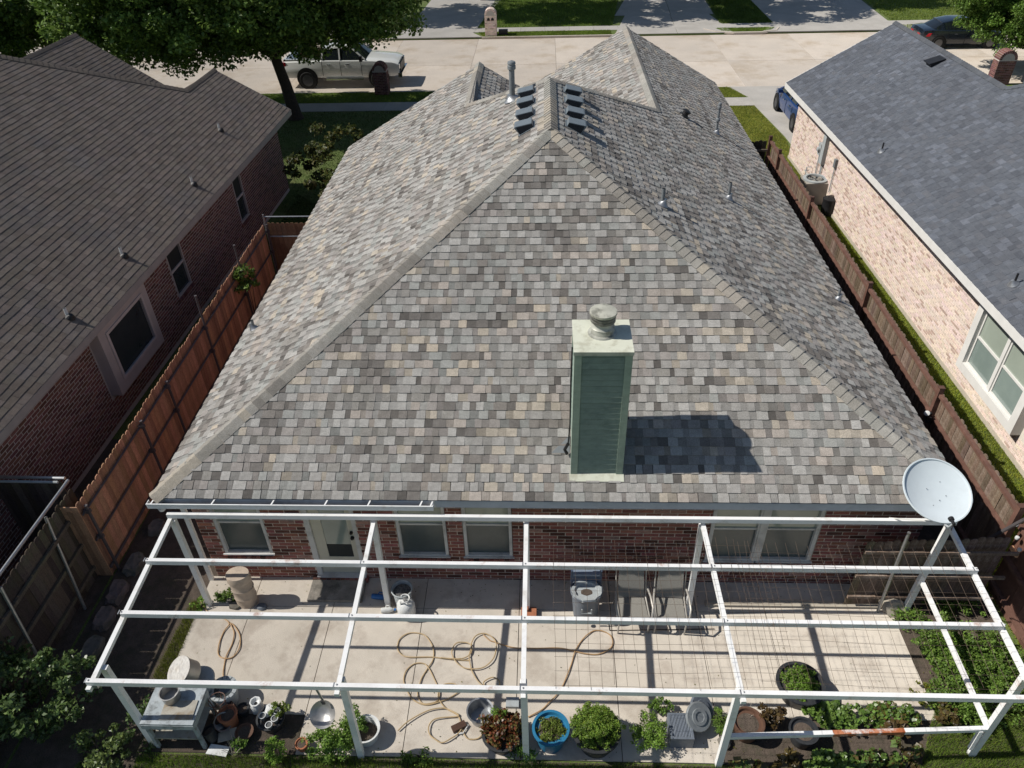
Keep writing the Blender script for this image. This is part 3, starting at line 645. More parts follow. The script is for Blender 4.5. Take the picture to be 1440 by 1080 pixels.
# forward wing with its own ridge (behind the hip)
bx, bz = -7.16, 5.2; by1 = 19.35
B3 = [(bx,15.0,bz),(bx,by1,bz),(bx+4.0,by1,bz-4.0*.65)][::-1]
B3 = [(bx,14.6,bz),(bx+4.1,14.6,bz-4.1*.65),(bx+4.1,by1,bz-4.1*.65),(bx,by1,bz)]
nb2 = Vector((.65,0,1)).normalized()
dk.poly([Vector(p)-nb2*.01 for p in B3], nb2*.05)
shingles(B3, (bx+4.1,14.6,bz-4.1*.65), (0,1,0), (-1,0,.65), tone_left, sm_l, exp=.143, thick=(.010,.015), three_tab=True)
flat(dk, [(bx-.02,14.6,bz-.02),(bx-.02,by1,bz-.02),(bx-4.1,by1,bz-2.6),(bx-4.1,14.6,bz-2.6)][::-1])
rl = part('roof', dk, 'deck', hl)
rl_s = part('shingle_courses', sm_l, 'shingle_left', rl, kind='stuff')
cm = MB()
caps((-2.40,16.55,lzf(-2.4)), (xr_,13.05,zrr), rl, 'shingle_left', tonef=tone_left, nl=(0,1,-SL), nr=(1,0,-SL), w=.17, asparts=True)
caps((-2.40,18.9,lzf(-2.4)), (-2.40,16.55,lzf(-2.4)), rl, 'shingle_left', tonef=tone_left, nl=(1,0,-SL), nr=(-1,0,-SL), w=.12, asparts=True)
caps((bx,by1,bz), (bx,15.6,bz), rl, 'shingle_left', tonef=tone_left, nl=(1,0,-.65), nr=(-1,0,-.65), w=.12, asparts=True)
q = MB(); q.box(-.025,.012,-6,18.9,ZL-.17,ZL-.004); part('fascia', q, 'fascia_grey', hl)
q = MB(); q.poly([(0.012,18.92,ZL-.16),(0.012,18.92,ZL+.0),(-2.40,18.92,lzf(-2.4)),(-2.40,18.92,lzf(-2.4)-.16)], (0,.03,0)); part('rake_board', q, 'trim_mauve', hl)
q = MB(); q.poly([(bx+4.1,by1+.02,bz-2.665-.15),(bx+4.1,by1+.02,bz-2.665),(bx,by1+.02,bz),(bx,by1+.02,bz-.15)], (0,.03,0)); part('rake_board', q, 'trim_mauve', hl)
WX = -.42
lw = [(9.0,9.85,1.0,2.42),(13.75,14.45,.85,2.35)]      # along y from y0 = -5
q = MB(); panels(q, (WX,-5,0), (0,1,0), 23.3, .0, 2.6, [(a+5,b+5,c,d) for a,b,c,d in lw], .14)
q.box(-11.5,WX-.14,18.15,18.3,0,2.6); q.box(-11.5,WX-.14,-5,-4.86,0,2.6); q.box(-11.5,-11.36,-4.86,18.15,0,2.6)
q.poly([(WX,18.3,2.6),(-2.4,18.3,3.9),(-4.4,18.3,2.6)][::-1], (0,-.1,0)); q.box(bx-3.6,bx+3.4,18.3,19.35,0,2.45); q.poly([(bx+3.4,19.35,2.45),(bx,19.35,4.85),(bx-3.6,19.35,2.45)][::-1],(0,-.1,0))
wlft = part('wall', q, 'mortar_grey', hl)
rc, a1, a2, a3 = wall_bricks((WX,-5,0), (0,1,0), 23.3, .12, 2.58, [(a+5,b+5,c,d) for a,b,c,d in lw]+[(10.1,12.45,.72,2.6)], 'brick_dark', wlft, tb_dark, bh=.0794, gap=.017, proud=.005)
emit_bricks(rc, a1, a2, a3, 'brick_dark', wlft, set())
q = MB(); q.box(WX+.0,-.03,-6,18.9,ZL-.17,ZL-.15); part('soffit', q, 'trim_mauve', hl)
# boxed-out window with wide trim
def frame4(mb, x0,x1, y0,y1,z0,z1,w, tone=(1,1,1)):
    mb.box(x0,x1,y0,y0+w,z0,z1,tone); mb.box(x0,x1,y1-w,y1,z0,z1,tone); mb.box(x0+.001,x1-.001,y0+w,y1-w,z0,z0+w,tone); mb.box(x0+.001,x1-.001,y0+w,y1-w,z1-w,z1,tone)
q = MB(); frame4(q, WX, WX+.26, 5.15, 7.35, .80, 2.56, .30); q.box(WX, WX+.10, 5.46,7.04,1.11,2.25); bw = part('window', q, 'trim_mauve', hl)
q = MB(); frame4(q, WX+.262, WX+.285, 5.40, 7.10, 1.06, 2.30, .07, (1.15,1.15,1.15)); part('window_casing', q, 'trim_mauve', bw)
q = MB(); q.box(WX+.20,WX+.21,5.46,7.04,1.11,2.25); part('pane', q, 'glass', bw)
for a,b,c,d in lw:
    q = MB(); frame4(q, WX-.06, WX+.015, a, b, c, d, .05); q.box(WX-.04,WX+.0,a+.05,b-.05,(c+d)/2-.025,(c+d)/2+.025,(1.3,1.3,1.3)); o = part('window', q, 'trim_mauve', hl)
    q = MB(); q.box(WX-.05,WX-.042,a+.05,b-.05,c+.05,(c+d)/2-.025); part('lower_pane', q, 'glass', o)
    q = MB(); q.box(WX-.045,WX-.037,a+.05,b-.05,(c+d)/2+.025,d-.05); part('upper_pane', q, 'screen', o)
    for i in range(int((b-a+.1)/.085)):
        q = MB(); q.box(WX-.02, WX+.05, a-.05+i*.085+.005, a-.05+(i+1)*.085-.005, c-.10, c-.012, tb_dark()); part('sill_brick', q, 'brick_dark', o)
for x,y in ((-.98,15.1),(-.50,11.6),(-.50,7.48),(-.43,4.92)):
    pipe(hl, (x,y,lzf(x)), (SL,0,1), .24, .032, 'plastic_white', cone=False)
    q = MB(); q.lathe((x+.03,y,lzf(x)), [(.0,.02),(.10,.02),(.09,.035),(.05,.09),(.04,.1)], 12, axis=(SL,0,1)); part('pipe_boot', q, 'black', hl)

# ================================================================== RIGHT NEIGHBOUR
AR = math.atan(.0195)
hr = thing('brick_house', 'pale pink brick house on the right with slate blue shingle roof and white window', 'house', (15.29,0,0), AR)
ZR = 2.7
rzf = lambda x: ZR+SL*x
dk = MB(); sm_r = MB(); nR = Vector((-SL,0,1)).normalized()
PR = [(0,-4),(7.2,-4),(7.2,9.9),(3.45,13.65),(3.45,21.4),(0,21.4)]
P3 = [Vector((x,y,rzf(x))) for x,y in PR]; dk.poly([p-nR*.008 for p in P3], nR*.06)
cr = [0]; pool_r = {}
rr_part = part('roof', dk, 'deck', hr)
def out_right(r, x, q, c, bt, u, v, n, tone):
    ymid = -( (q[0]+q[1])/2 )+21.4
    if not (1.5 < r < 17 and 1.6 < ymid < 5.9) or cr[0] >= 300: return False
    wd = round((q[1]-q[0])/.02)*.02
    if wd < .06: return False
    h = round((c[0]-bt[0]).length, 3); key = (wd, h, rnd.randrange(9))
    if key not in pool_r:
        m = MB(); vv = v*.1429
        cc = [n*h, u*wd+n*h, u*wd+vv+n*(h*.25+.001), vv+n*(h*.25+.001), u*0, u*wd]
        m.add(cc+[cc[2]-n*.004, cc[3]-n*.004], [(0,1,2,3),(4,5,1,0),(5,6,2,1),(4,0,3,7)], tone); pool_r[key] = mesh('shingle', m, 'shingle_right')
    link('shingle', pool_r[key], rr_part, loc=bt[0]); cr[0] += 1; return True
shingles([tuple(p) for p in P3], (0,21.4,ZR), (0,-1,0), (1,0,SL), tone_right, sm_r, out=out_right, wmin=.14, wmax=.30)
part('shingle_field', sm_r, 'shingle_right', rr_part, kind='stuff')
q = MB(); q.poly([(3.45,21.4,rzf(3.45)-.01),(3.45,12,rzf(3.45)-.01),(6.9,12,ZR),(6.9,21.4,ZR)], (0,0,.05)); q.poly([(7.2,9.9,rzf(7.2)-.01),(3.45,13.65,rzf(3.45)-.01),(9,15.5,rzf(3.45)-1.1),(11,13.65,rzf(3.45)-.01)][::-1],(0,0,.05))
q.poly([(7.2,-4,rzf(7.2)-.01),(7.2,9.9,rzf(7.2)-.01),(14.4,9.9,ZR),(14.4,-4,ZR)][::-1],(0,0,.05)); part('far_slope', q, 'shingle_right', rr_part)
caps((3.45,21.4,rzf(3.45)), (3.45,13.65,rzf(3.45)), rr_part, 'shingle_right', tonef=tone_right, nl=(1,0,-SL), nr=(-1,0,-SL), w=.12, asparts=True)
caps((3.45,13.65,rzf(3.45)), (7.2,9.9,rzf(7.2)), rr_part, 'shingle_right', tonef=tone_right, nl=(-1,0,-SL), nr=(0,1,-SL), w=.12, asparts=True)
q = MB(); q.box(-.02,.03,-4,21.4,ZR-.19,ZR-.004); part('fascia', q, 'trim', hr)
q = MB(); q.box(.03,.5,-4,21.3,ZR-.19,ZR-.175); part('soffit', q, 'trim', hr)
q = MB(); q.poly([(-.02,21.42,ZR-.16),(-.02,21.42,ZR),(3.45,21.42,rzf(3.45)),(6.9,21.42,ZR),(6.9,21.42,ZR-.16),(3.45,21.42,rzf(3.45)-.16)], (0,.03,0)); part('rake_board', q, 'trim', hr)
XW = .50
q = MB(); panels(q, (XW,21.0,0), (0,-1,0), 25, 0, 2.52, [], .14)
q.box(XW+.14,6.4,20.86,21.0,0,2.52); q.poly([(XW,21.0,2.52),(3.45,21.0,4.3),(6.4,21.0,2.52)][::-1],(0,-.12,0)); q.box(6.26,6.4,12,20.86,0,2.52); q.box(13.8,13.94,-4,12,0,2.52); q.box(XW+.14,13.8,-4,-3.86,0,2.52); q.box(6.4,13.8,11.86,12,0,2.52)
wr_ = part('wall', q, 'mortar_pink', hr)
rc, a1, a2, a3 = wall_bricks((XW,21.0,0), (0,-1,0), 25, .05, 2.5, [(14.25,17.1,.55,2.52)], 'brick_pink', wr_, tb_pink, bl=.203, bh=.0677, gap=.012, proud=.006)
emit_bricks(rc, a1, a2, a3, 'brick_pink', wr_, set())
q = MB(); q.box(XW-.03,XW,-4,21.0,0,.10); part('foundation', q, 'paver', hr)
# big white boxed window, two double-hung pairs
wy0, wy1, wz0, wz1 = 4.15, 6.62, .60, 2.44
q = MB(); frame4(q, XW-.22, XW+.02, wy0, wy1, wz0, wz1, .20); q.box(XW-.16,XW-.02,(wy0+wy1)/2-.05,(wy0+wy1)/2+.05,wz0+.2,wz1-.2); q.box(XW-.02,XW+.0,wy0+.2,wy1-.2,wz0+.2,wz1-.2)
ww = part('window', q, 'trim', hr)
for a,b in ((wy0+.2,(wy0+wy1)/2-.05),((wy0+wy1)/2+.05,wy1-.2)):
    zm = (wz0+wz1)/2
    q = MB(); frame4(q, XW-.13, XW-.09, a, b, wz0+.2, wz1-.2, .04); q.box(XW-.13,XW-.09,a+.04,b-.04,zm-.025,zm+.025); o = part('sash', q, 'trim', ww)
    q = MB(); q.box(XW-.105,XW-.10,a+.04,b-.04,wz0+.24,zm-.025); part('lower_pane', q, 'glass_blue', o)
    q = MB(); q.box(XW-.10,XW-.095,a+.04,b-.04,zm+.025,wz1-.24); part('upper_pane', q, 'glass_pale', o)
# meter box, conduits, service pieces on the pink wall
q = MB(); q.box(XW-.14,XW-.01,17.35,17.6,1.15,2.2); part('meter_cabinet', q, 'plastic_pale', hr)
q = MB(); q.box(XW-.10,XW-.01,17.75,17.98,1.3,1.7); q.lathe((XW-.10,17.86,1.5),[(.0,.0),(.08,.0),(.08,.06),(.05,.08),(0,.08)],14,axis=(-1,0,0)); part('electric_meter', q, 'plastic_pale', hr)
for y,z0,z1,r in ((17.5,.1,1.15,.022),(17.42,.1,1.15,.02),(17.86,.1,1.3,.02),(16.35,.6,1.45,.018)):
    q = MB(); q.tube([(XW-.05,y,z0),(XW-.05,y,z1)], r, 8); part('conduit', q, 'plastic_pale', hr)
q = MB(); q.box(XW-.10,XW-.01,16.28,16.42,1.45,1.72); part('disconnect_box', q, 'lead', hr)
q = MB(); q.tube([(XW-.05,18.5,.5),(XW-.2,18.5,.5),(XW-.2,18.1,.5),(XW-.2,18.1,.2)], .018, 6); q.tube([(XW-.05,18.3,.7),(XW-.22,18.3,.7),(XW-.22,18.3,.1)], .018, 6); part('gas_pipe', q, 'plastic_pale', hr)
for x,y,k in ((.52,13.6,0),(.48,6.15,0)):
    pipe(hr, (x,y,rzf(x)), (-SL,0,1), .26, .022, 'black', cone=False); q = MB(); q.lathe((x,y,rzf(x)), [(.0,.02),(.11,.02),(.09,.04),(.04,.10),(.03,.12)], 12, axis=(-SL,0,1)); part('pipe_boot', q, 'galv', hr, True)
c = Vector((3.05,17.1,rzf(3.05))); d = Vector((-1,0,-SL)).normalized(); t = Vector((0,1,0)); q = MB()
q.poly([c-d*.25-t*.22+nR*.05, c-d*.25+t*.22+nR*.05, c+d*.22+t*.22+nR*.15, c+d*.22-t*.22+nR*.15][::-1], nR*.03); q.poly([c-d*.2-t*.18+nR*.03, c-d*.2+t*.18+nR*.03, c+d*.18+t*.18+nR*.10, c+d*.18-t*.18+nR*.10][::-1], nR*.09); part('roof_vent', q, 'black', hr)
# outdoor condenser and the dark drum beside it
ac = thing('air_conditioner', 'beige outdoor air conditioning unit with round fan top beside the pink brick wall', 'air conditioner', (15.12,17.0,0))
q = MB(); q.box(-.38,.38,-.38,.38,.04,.78); part('cabinet', q, 'ac', ac)
q = MB(); q.lathe((0,0,.78),[(.40,0),(.40,.05),(.30,.06),(.29,.0)],28); part('top_ring', q, 'plastic_pale', ac, True)
q = MB(); q.lathe((0,0,.785),[(.285,0),(0,.001)],24); part('fan_well', q, 'dark', ac)
q = MB()
for k in range(5):
    t_ = k*2*math.pi/5; q.poly([(.03*math.cos(t_),.03*math.sin(t_),.80),(.24*math.cos(t_),.24*math.sin(t_),.80),(.24*math.cos(t_+.7),.24*math.sin(t_+.7),.825)],(0,0,.005))
part('fan_blade', q, 'ac', ac)
q = MB()
for r in (.08,.14,.20,.26): q.tube([(r*math.cos(a*math.pi/12),r*math.sin(a*math.pi/12),.845) for a in range(25)], .005, 4)
part('fan_guard', q, 'lead', ac)
dm = thing('drum', 'black lidded drum standing between air conditioner and pink brick wall', 'drum', (15.38,15.95,0))
q = MB(); q.lathe((0,0,0),[(.20,0),(.23,.25),(.23,.5),(.24,.52),(.24,.56),(.1,.6),(0,.6)],18); part('drum_body', q, 'black', dm, True)
q = MB(); q.tube([(-.08,0,.6),(-.06,0,.66),(.06,0,.66),(.08,0,.6)],.012,6); part('drum_handle', q, 'black', dm)

# ================================================================== FENCES
def picket_pool(h, wd=.138, t=.016, m='wood_cedar', n=8, dog=True, lo=.75, hi=1.2, round_=False):
    out = []
    for i in range(n):
        q = MB(); k = U(lo,hi); tn = (k, k*U(.92,1.05), k*U(.9,1.05)); w_ = wd*U(.96,1.0)/2; e = .035; hh = h*U(.99,1.01)
        P = [(-w_,0),(w_,0),(w_,hh-e),(w_-e,hh),(-w_+e,hh),(-w_,hh-e)] if dog else [(-w_,0),(w_,0),(w_,hh),(-w_,hh)]
        if round_: P = [(-w_,0),(w_,0),(w_,hh-.04),(w_*.7,hh-.012),(w_*.25,hh),(-w_*.25,hh),(-w_*.7,hh-.012),(-w_,hh-.04)]
        q.poly([(a,-t/2,b) for a,b in P], (0,-t,0), tn)
        out.append(mesh('picket', q, m))
    return out
def fence_run(root, a, b, pool, step=.1355, skip=None, lean=.004):
    a = Vector(a); b = Vector(b); L = (b-a).length; d = (b-a)/L; ang = math.atan2(d.y, d.x); n = int(L/step)
    for i in range(n):
        p = a+d*(i+.5)*step
        if skip and skip(i, p): continue
        link('picket', rnd.choice(pool), root, loc=(p.x+U(-.002,.002), p.y+U(-.002,.002), p.z+U(-.02,.008)), rot=(U(-lean,lean), U(-lean,lean), ang))
fl_ = thing('wooden_fence', 'orange brown cedar picket fence with dark pipe rails left of the grey roof', 'fence', (-2.02,.84,0))
cp = picket_pool(1.83, m='wood_cedar', lo=.6, hi=1.35, n=14)
fence_run(fl_, (0,0,0), (0,10.95,0), cp)
for z in (1.60,.95,.22):
    q = MB(); q.tube([(.045,0,z),(.045,10.9,z)], .02 if z > .5 else .026, 8); part('rail', q, 'rail_pipe', fl_, True)
for y,zt in ((.10,1.72),(2.34,1.72),(3.61,1.72),(5.83,2.46),(8.45,2.38),(10.85,1.8)):
    q = MB(); q.tube([(.095,y,0),(.095,y,zt)], .028, 8); q.tube([(.095,y,zt),(.095,y,zt+.02)], .032, 8); o = part('fence_post', q, 'rail_pipe', fl_, True)
    for z in (1.60,.95): q = MB(); q.box(.02,.13,y-.035,y+.035,z-.035,z+.035); part('rail_bracket', q, 'rail_pipe', o)
q = MB(); q.box(-.30,.02,-.02,.0,.0,1.80); q.box(-.2,-.1,-.025,-.02,.0,1.7,(.7,.7,.7)); part('end_board', q, 'wood_cedar', fl_)
fo = thing('wooden_fence', 'old dark grey board fence with pipe top rail at the left edge', 'fence', (-2.30,1.25,0))
dp = picket_pool(1.86, m='wood_dark', lo=.6, hi=1.3)
fence_run(fo, (0,0,0), (-.02,-4.6,0), dp, step=.134)
for z in (1.45,.85,.25):
    q = MB(); q.box(.012,.06,-4.6,0,z-.035,z+.035,(1.35,1.3,1.25)); part('rail', q, 'wood_dark', fo)
q = MB(); q.tube([(-.02,.05,1.98),(-.12,-4.6,1.98)], .028, 10); part('top_pipe', q, 'galv', fo, True)
for pts in (([(-.02,-.75,1.92),(.17,-1.2,.05)]), ([(0.02,-2.15,1.9),(.2,-2.5,.05)])):
    q = MB(); q.tube(pts, .026, 8); part('leaning_pipe', q, 'galv', fo, True)
fx_ = thing('wooden_fence', 'short dark cross fence with bright double top pipe at the far left edge', 'fence', (-2.45,1.40,0))
fence_run(fx_, (-.1,0,0), (-3.4,.05,0), dp)
q = MB(); q.tube([(0,0,1.93),(-3.5,.06,1.93)], .03, 10); part('top_pipe', q, 'galv', fx_, True)
q = MB(); q.tube([(-.1,-.07,1.90),(-3.5,-.01,1.88)], .024, 10); part('top_pipe', q, 'plastic_pale', fx_, True)
fc = thing('wooden_fence', 'brown cross fence with galvanised pipe frame between cedar fence and grey roof', 'fence', (-2.0,11.85,0))
fence_run(fc, (0,0,0), (2.2,0,0), picket_pool(1.80, m='wood_cedar', lo=.35, hi=.6))
q = MB(); q.tube([(.02,-.12,0),(.02,-.12,2.1)], .024, 8); q.tube([(.02,-.12,2.03),(2.2,-.12,2.03)], .02, 8); q.tube([(.02,-.12,1.42),(2.2,-.12,1.42)], .02, 8); part('pipe_frame', q, 'galv', fc, True)
fr_ = thing('wooden_fence', 'weathered grey dog ear fence with red brown rails beside the pink brick house', 'fence', (13.66,.84,0))
gp = picket_pool(1.90, m='wood_grey', lo=.65, hi=1.35, round_=True, n=12)
fence_run(fr_, (0,0,0), (0,16.9,0), gp)
ps = [0,3.09,7.1,11.95,15.65]
for y0,y1 in zip(ps, ps[1:]+[16.9]):
    for z in (1.84,1.32,.3):
        q = MB(); q.box(-.085,-.012,y0+.045,y1-.045,z-.032,z+.032); part('rail', q, 'rail_red', fr_)
for y in ps+[16.9]:
    q = MB(); q.box(-.11,-.012,y-.045,y+.045,0,2.0); q.box(-.12,-.01,y-.05,y+.05,2.0,2.02,(.7,.7,.7)); part('fence_post', q, 'rail_red', fr_)
fr2 = thing('wooden_fence', 'red brown fence stretch right of the pergola with round white knobs on its post', 'fence', (13.74,.80,0))
fence_run(fr2, (0,0,0), (.04,-4.0,0), picket_pool(1.8, m='rail_red', lo=.8, hi=1.5))
for z in (1.6,.9,.25):
    q = MB(); q.box(-.085,-.012,-4.0,0,z-.035,z+.035); part('rail', q, 'rail_red', fr2)
q = MB(); q.tube([(-.12,-.15,1.95),(-.55,.10,.9)], .03, 8); part('leaning_pole', q, 'rail_pipe', fr2, True)
for x,y,z in ((-.10,.0,1.62),(-.12,-.16,1.48),(-.14,-.34,1.40)):
    q = MB(); q.lathe((x,y,z-.03),[(0,0),(.03,.005),(.035,.03),(.03,.05),(0,.06)],10); part('post_knob', q, 'plastic_white', fr2, True)
q = MB(); q.box(-.10,-.06,-.30,-.10,1.15,1.22,(1.6,1.5,1.4)); part('bracket_board', q, 'wood_cedar', fr2)
fb = thing('wooden_fence', 'dark shaded cross fence between the grey roof and the right fence', 'fence', (12.0,17.75,0))
fence_run(fb, (0,0,0), (1.62,0,0), picket_pool(1.85, m='wood_dark', lo=.5, hi=.8))
q = MB(); q.box(0,1.6,-.05,-.012,1.5,1.57,(2,2,2)); q.box(0,1.6,-.05,-.012,.4,.47); part('rail', q, 'wood_dark', fb)
# gate panel of grey dog-ear boards leaning close to the brick wall
gt = thing('gate_panel', 'grey dog ear gate panel standing in front of the brick wall at its right end', 'gate', (11.10,.36,0))
fence_run(gt, (0,0,0), (2.4,.12,0), picket_pool(1.68, m='wood_grey', lo=.8, hi=1.7, round_=True), lean=.006)
for z in (1.45,.85,.3):
    q = MB(); q.box(0,2.4,-.05,-.012,z-.03,z+.03,(1.5,1.5,1.55)); part('rail', q, 'wood_grey', gt)
q = MB(); q.tube([(.56,-.10,0),(.50,-.11,2.02)], .026, 10); part('gate_post', q, 'galv', gt, True)
fll = thing('security_camera', 'small white and black floodlight camera clipped on the right fence rail', 'camera', (13.46,3.85,1.42))
q = MB(); q.lathe((0,0,0),[(0,0),(.05,0),(.055,.05),(.05,.14),(0,.15)],14,axis=(-.3,-.5,.5)); part('lamp_head', q, 'plastic_white', fll, True)
q = MB(); q.box(-.05,.03,-.16,-.04,-.10,.02); part('camera_body', q, 'black', fll)
q = MB(); q.box(.0,.09,-.03,.03,-.02,.03); part('bracket', q, 'black', fll)

# ================================================================== PERGOLA
pg = thing('pergola', 'white painted metal pergola frame over the concrete patio, rust spots on its beams', 'pergola', (0,-2.5,0))
PO = Vector((0,-2.5,0))
def pz(y): return 2.27+(y-.22)*.06
def pbeam(name, a, b, wx, wz, m='white', up=(0,0,1)):
    q = MB(); q.beam(Vector(a)-PO, Vector(b)-PO, wx, wz, up); return part(name, q, m, pg)
for y,x0,x1,m in ((.185,0,12.18,'white'),(-.64,-.02,12.16,'white_rust'),(-1.53,-.02,12.13,'white_rust'),(-2.54,-.05,12.30,'white_rust')):
    zc = .07 if y > 0 else .005; pbeam('cross_beam', (x0,y,pz(y)+zc), (x1,y,pz(y)+zc), .06, .085, m)
for x0,x1,m in ((0,-.02,'white'),(3.27,3.27,'white'),(5.67,5.68,'white'),(8.40,8.47,'white'),(12.14,12.14,'white_rust')):
    pbeam('rafter', (x0,.25,pz(.25)-.065), (x1,-2.62,pz(-2.62)-.065), .065, .065, m)
for x,y,xt,yt,zt in ((.03,.215,.03,.22,2.2),(3.215,.25,3.25,.25,2.2),(5.66,.19,5.67,.2,2.2),(8.41,.17,8.39,.2,2.2),(12.08,.235,12.14,.235,2.2),
                     (.068,-2.275,.03,-2.28,2.04),(3.246,-2.389,3.28,-2.39,2.04),(5.69,-2.37,5.68,-2.38,2.04),(8.476,-2.41,8.47,-2.41,2.03),(12.154,-2.18,12.13,-2.2,2.05)):
    q = MB(); q.beam(Vector((x,y,-.02))-PO, Vector((xt,yt,zt))-PO, .09, .075, up=(0,1,0)); part('post', q, 'white' if x < 12 else 'white_rust', pg)
pbeam('side_rail', (12.13,.2,.86), (12.14,-2.15,.74), .06, .06, 'white_rust')
pbeam('front_rail', (8.50,-2.41,.80), (9.95,-2.326,.78), .06, .065)
pbeam('front_rail', (9.95,-2.326,.78), (10.95,-2.267,.766), .0605, .0655, 'rust')
pbeam('front_rail', (10.95,-2.267,.766), (12.10,-2.2,.75), .06, .065)
pbeam('brace', (12.02,-2.22,.74), (12.02,-2.24,.28), .05, .05, 'white')
for x,y in ((.03,-2.54),(3.27,-2.50),(5.68,-2.46),(8.45,.27),(3.27,.27),(12.14,.27)):
    q = MB(); q.box(x-.05,x+.05,y-.03+2.5,y+.03+2.5,pz(y)-.10,pz(y)-.03,(.85,.85,.85)); part('joint_plate', q, 'galv', pg)
for y_ in (-.64,-1.53,-2.54):
    for xa_,xb_ in ((0,-.02),(3.27,3.27),(5.67,5.68),(8.40,8.47),(12.14,12.14)):
        x_ = xa_+(xb_-xa_)*(.25-y_)/2.87; q = MB(); q.lathe((x_,y_+2.5,pz(y_)+.048),[(.013,0),(.013,.006),(.006,.010),(0,.010)],8); q.box(x_-.045,x_-.03,y_+2.465,y_+2.535,pz(y_)+.046,pz(y_)+.050); part('bolt', q, 'galv', pg)
# wire mesh panels lying on the beams
def wiremesh(name, lab, x0, x1, y0, y1, rot, dz, seed, nx=.152, ny=.20):
    q = MB(); r2 = random.Random(seed); cx = (x0+x1)/2; cy = (y0+y1)/2
    def pt(x, y):
        sag = -.035*math.sin(math.pi*min(1,max(0,(y-y0)/(y1-y0)))*3)*.4+.012*math.sin(x*2.1+seed)+.008*math.sin(y*5+x*3)
        X = cx+(x-cx)*math.cos(rot)-(y-cy)*math.sin(rot); Y = cy+(x-cx)*math.sin(rot)+(y-cy)*math.cos(rot)
        return Vector((X+.01*math.sin(y*3+x*7+seed), Y+.008*math.sin(x*2.7+seed), pz(Y)+.062+dz+sag))
    x = x0
    while x <= x1+.001:
        e0 = r2.uniform(-.06,.02); e1 = r2.uniform(-.02,.08); ys_ = np.linspace(y0+e0, y1+e1, 8)
        q.tube([pt(x,y) for y in ys_], .0022, 4, cap=False); x += nx
    y = y0
    while y <= y1+.001:
        xs_ = np.linspace(x0-.02, x1+.02, 12); q.tube([pt(x,y) for x in xs_], .0022, 4, cap=False); y += ny
    o = link(name, mesh(name, q, 'wire')); return tag(o, lab, 'wire mesh')
wiremesh('wire_mesh', 'rusty wire grid panel on the pergola above the patio chairs and grey bin', 6.09, 9.2, -2.50, -.22, .004, .0, 3)
wiremesh('wire_mesh', 'rusty wire grid panel on the right end of the pergola beams', 8.75, 12.05, -2.45, -.30, -.020, .012, 8)

# satellite dish on the pergola corner
dn = Vector((.06,-.44,.90)).normalized(); dc = Vector((11.63,.12,3.06))
dsh = thing('satellite_dish', 'large pale grey satellite dish mounted on the pergola corner post near the roof edge', 'satellite dish', (12.12,.25,2.27))
DO = Vector((12.12,.25,2.27)); q = MB()
prof = [(.0,.0)]+[(r, .46*r*r) for r in (.08,.16,.24,.32,.40,.45,.47)]+[(.474,.122),(.492,.124),(.496,.105),(.478,.095)]+[(r,.46*r*r-.012) for r in (.42,.3,.15,0)]
q.lathe(dc-DO-dn*.07, [(r*1.0,z) for r,z in prof], 56, axis=tuple(dn)); part('reflector', q, 'dish', dsh, True)
for a,b in ((.12,.16),(-.1,.05),(.05,-.12),(-.06,-.2),(.16,-.05)):
    e1 = Vector((1,0,0)); e1 = (e1-dn*e1.dot(dn)).normalized(); e2 = dn.cross(e1); q = MB(); q.lathe(dc-DO+e1*a+e2*b-dn*.05, [(.007,0),(.006,.008),(0,.009)], 8, axis=tuple(dn)); part('bolt', q, 'lead', dsh)
q = MB(); q.tube([(.0,0,0),(0,.02,.25),(-.2,.06,.50),(-.36,.05,.66)], .028, 10); part('mast', q, 'galv', dsh, True)
q = MB(); q.beam(dc-DO-dn*.05+Vector((.18,.12,-.1)), dc-DO-dn*.14+Vector((-.12,.1,-.1)), .14, .10); part('back_bracket', q, 'galv', dsh)
e2 = dn.cross((Vector((1,0,0))-dn*dn.dot(Vector((1,0,0)))).normalized()); down = -e2 if e2.z > 0 else e2
edge = dc-DO+down*.46; lnb = edge+down*.10+dn*.28+Vector((-.03,0,0))
q = MB(); q.tube([edge-dn*.04, edge+down*.10+dn*.10, lnb], .014, 8); part('feed_arm', q, 'plastic_pale', dsh, True)
q = MB(); ax = (dc-DO-lnb).normalized(); q.lathe(lnb, [(0,-.02),(.022,-.02),(.022,.05),(.038,.06),(.04,.10),(.02,.115),(0,.115)], 12, axis=tuple(ax)); q.tube([lnb, lnb+Vector((-.03,-.05,-.06)), lnb+Vector((.0,-.02,-.12))], .008, 6); part('feed_horn', q, 'black', dsh, True)
q = MB(); q.beam(Vector((11.22,.27,2.32))-DO, edge+Vector((-.13,.03,-.02)), .016, .016); part('stay_rod', q, 'trim', dsh)

# ================================================================== THINGS ON THE PATIO
tb = thing('ribbed_bin', 'beige ribbed metal bin with flat oval lid by the downspout', 'bin', (.70,.28,0))
def ov(k): return 1.0
q = MB(); q.lathe((0,0,0),[(.19,0),(.185,.02),(.19,.20),(.20,.22),(.19,.24),(.19,.42),(.205,.44),(.19,.46),(.19,.60),(.195,.62)],28,sy=.8); part('bin_body', q, 'tan_bin', tb, True)
q = MB(); q.lathe((0,0,.62),[(.20,0),(.205,.01),(.20,.16),(.195,.17),(0,.175)],28,sy=.8,tone=(1.15,1.15,1.15)); part('bin_lid', q, 'tan_bin', tb, True)
q = MB(); q.lathe((.985,.17,0),[(.0,-.01),(.085,0),(.095,.03),(.07,.06),(.02,.07),(0,.07)],14,sy=.8); tag(link('stone', mesh('stone', q, 'plastic_grey', True)), 'rounded grey stone on the patio at the foot of the beige bin', 'stone')
tc = thing('trash_can', 'pale grey trash can full of ash beside the white gas cylinder', 'trash can', (3.50,.27,0))
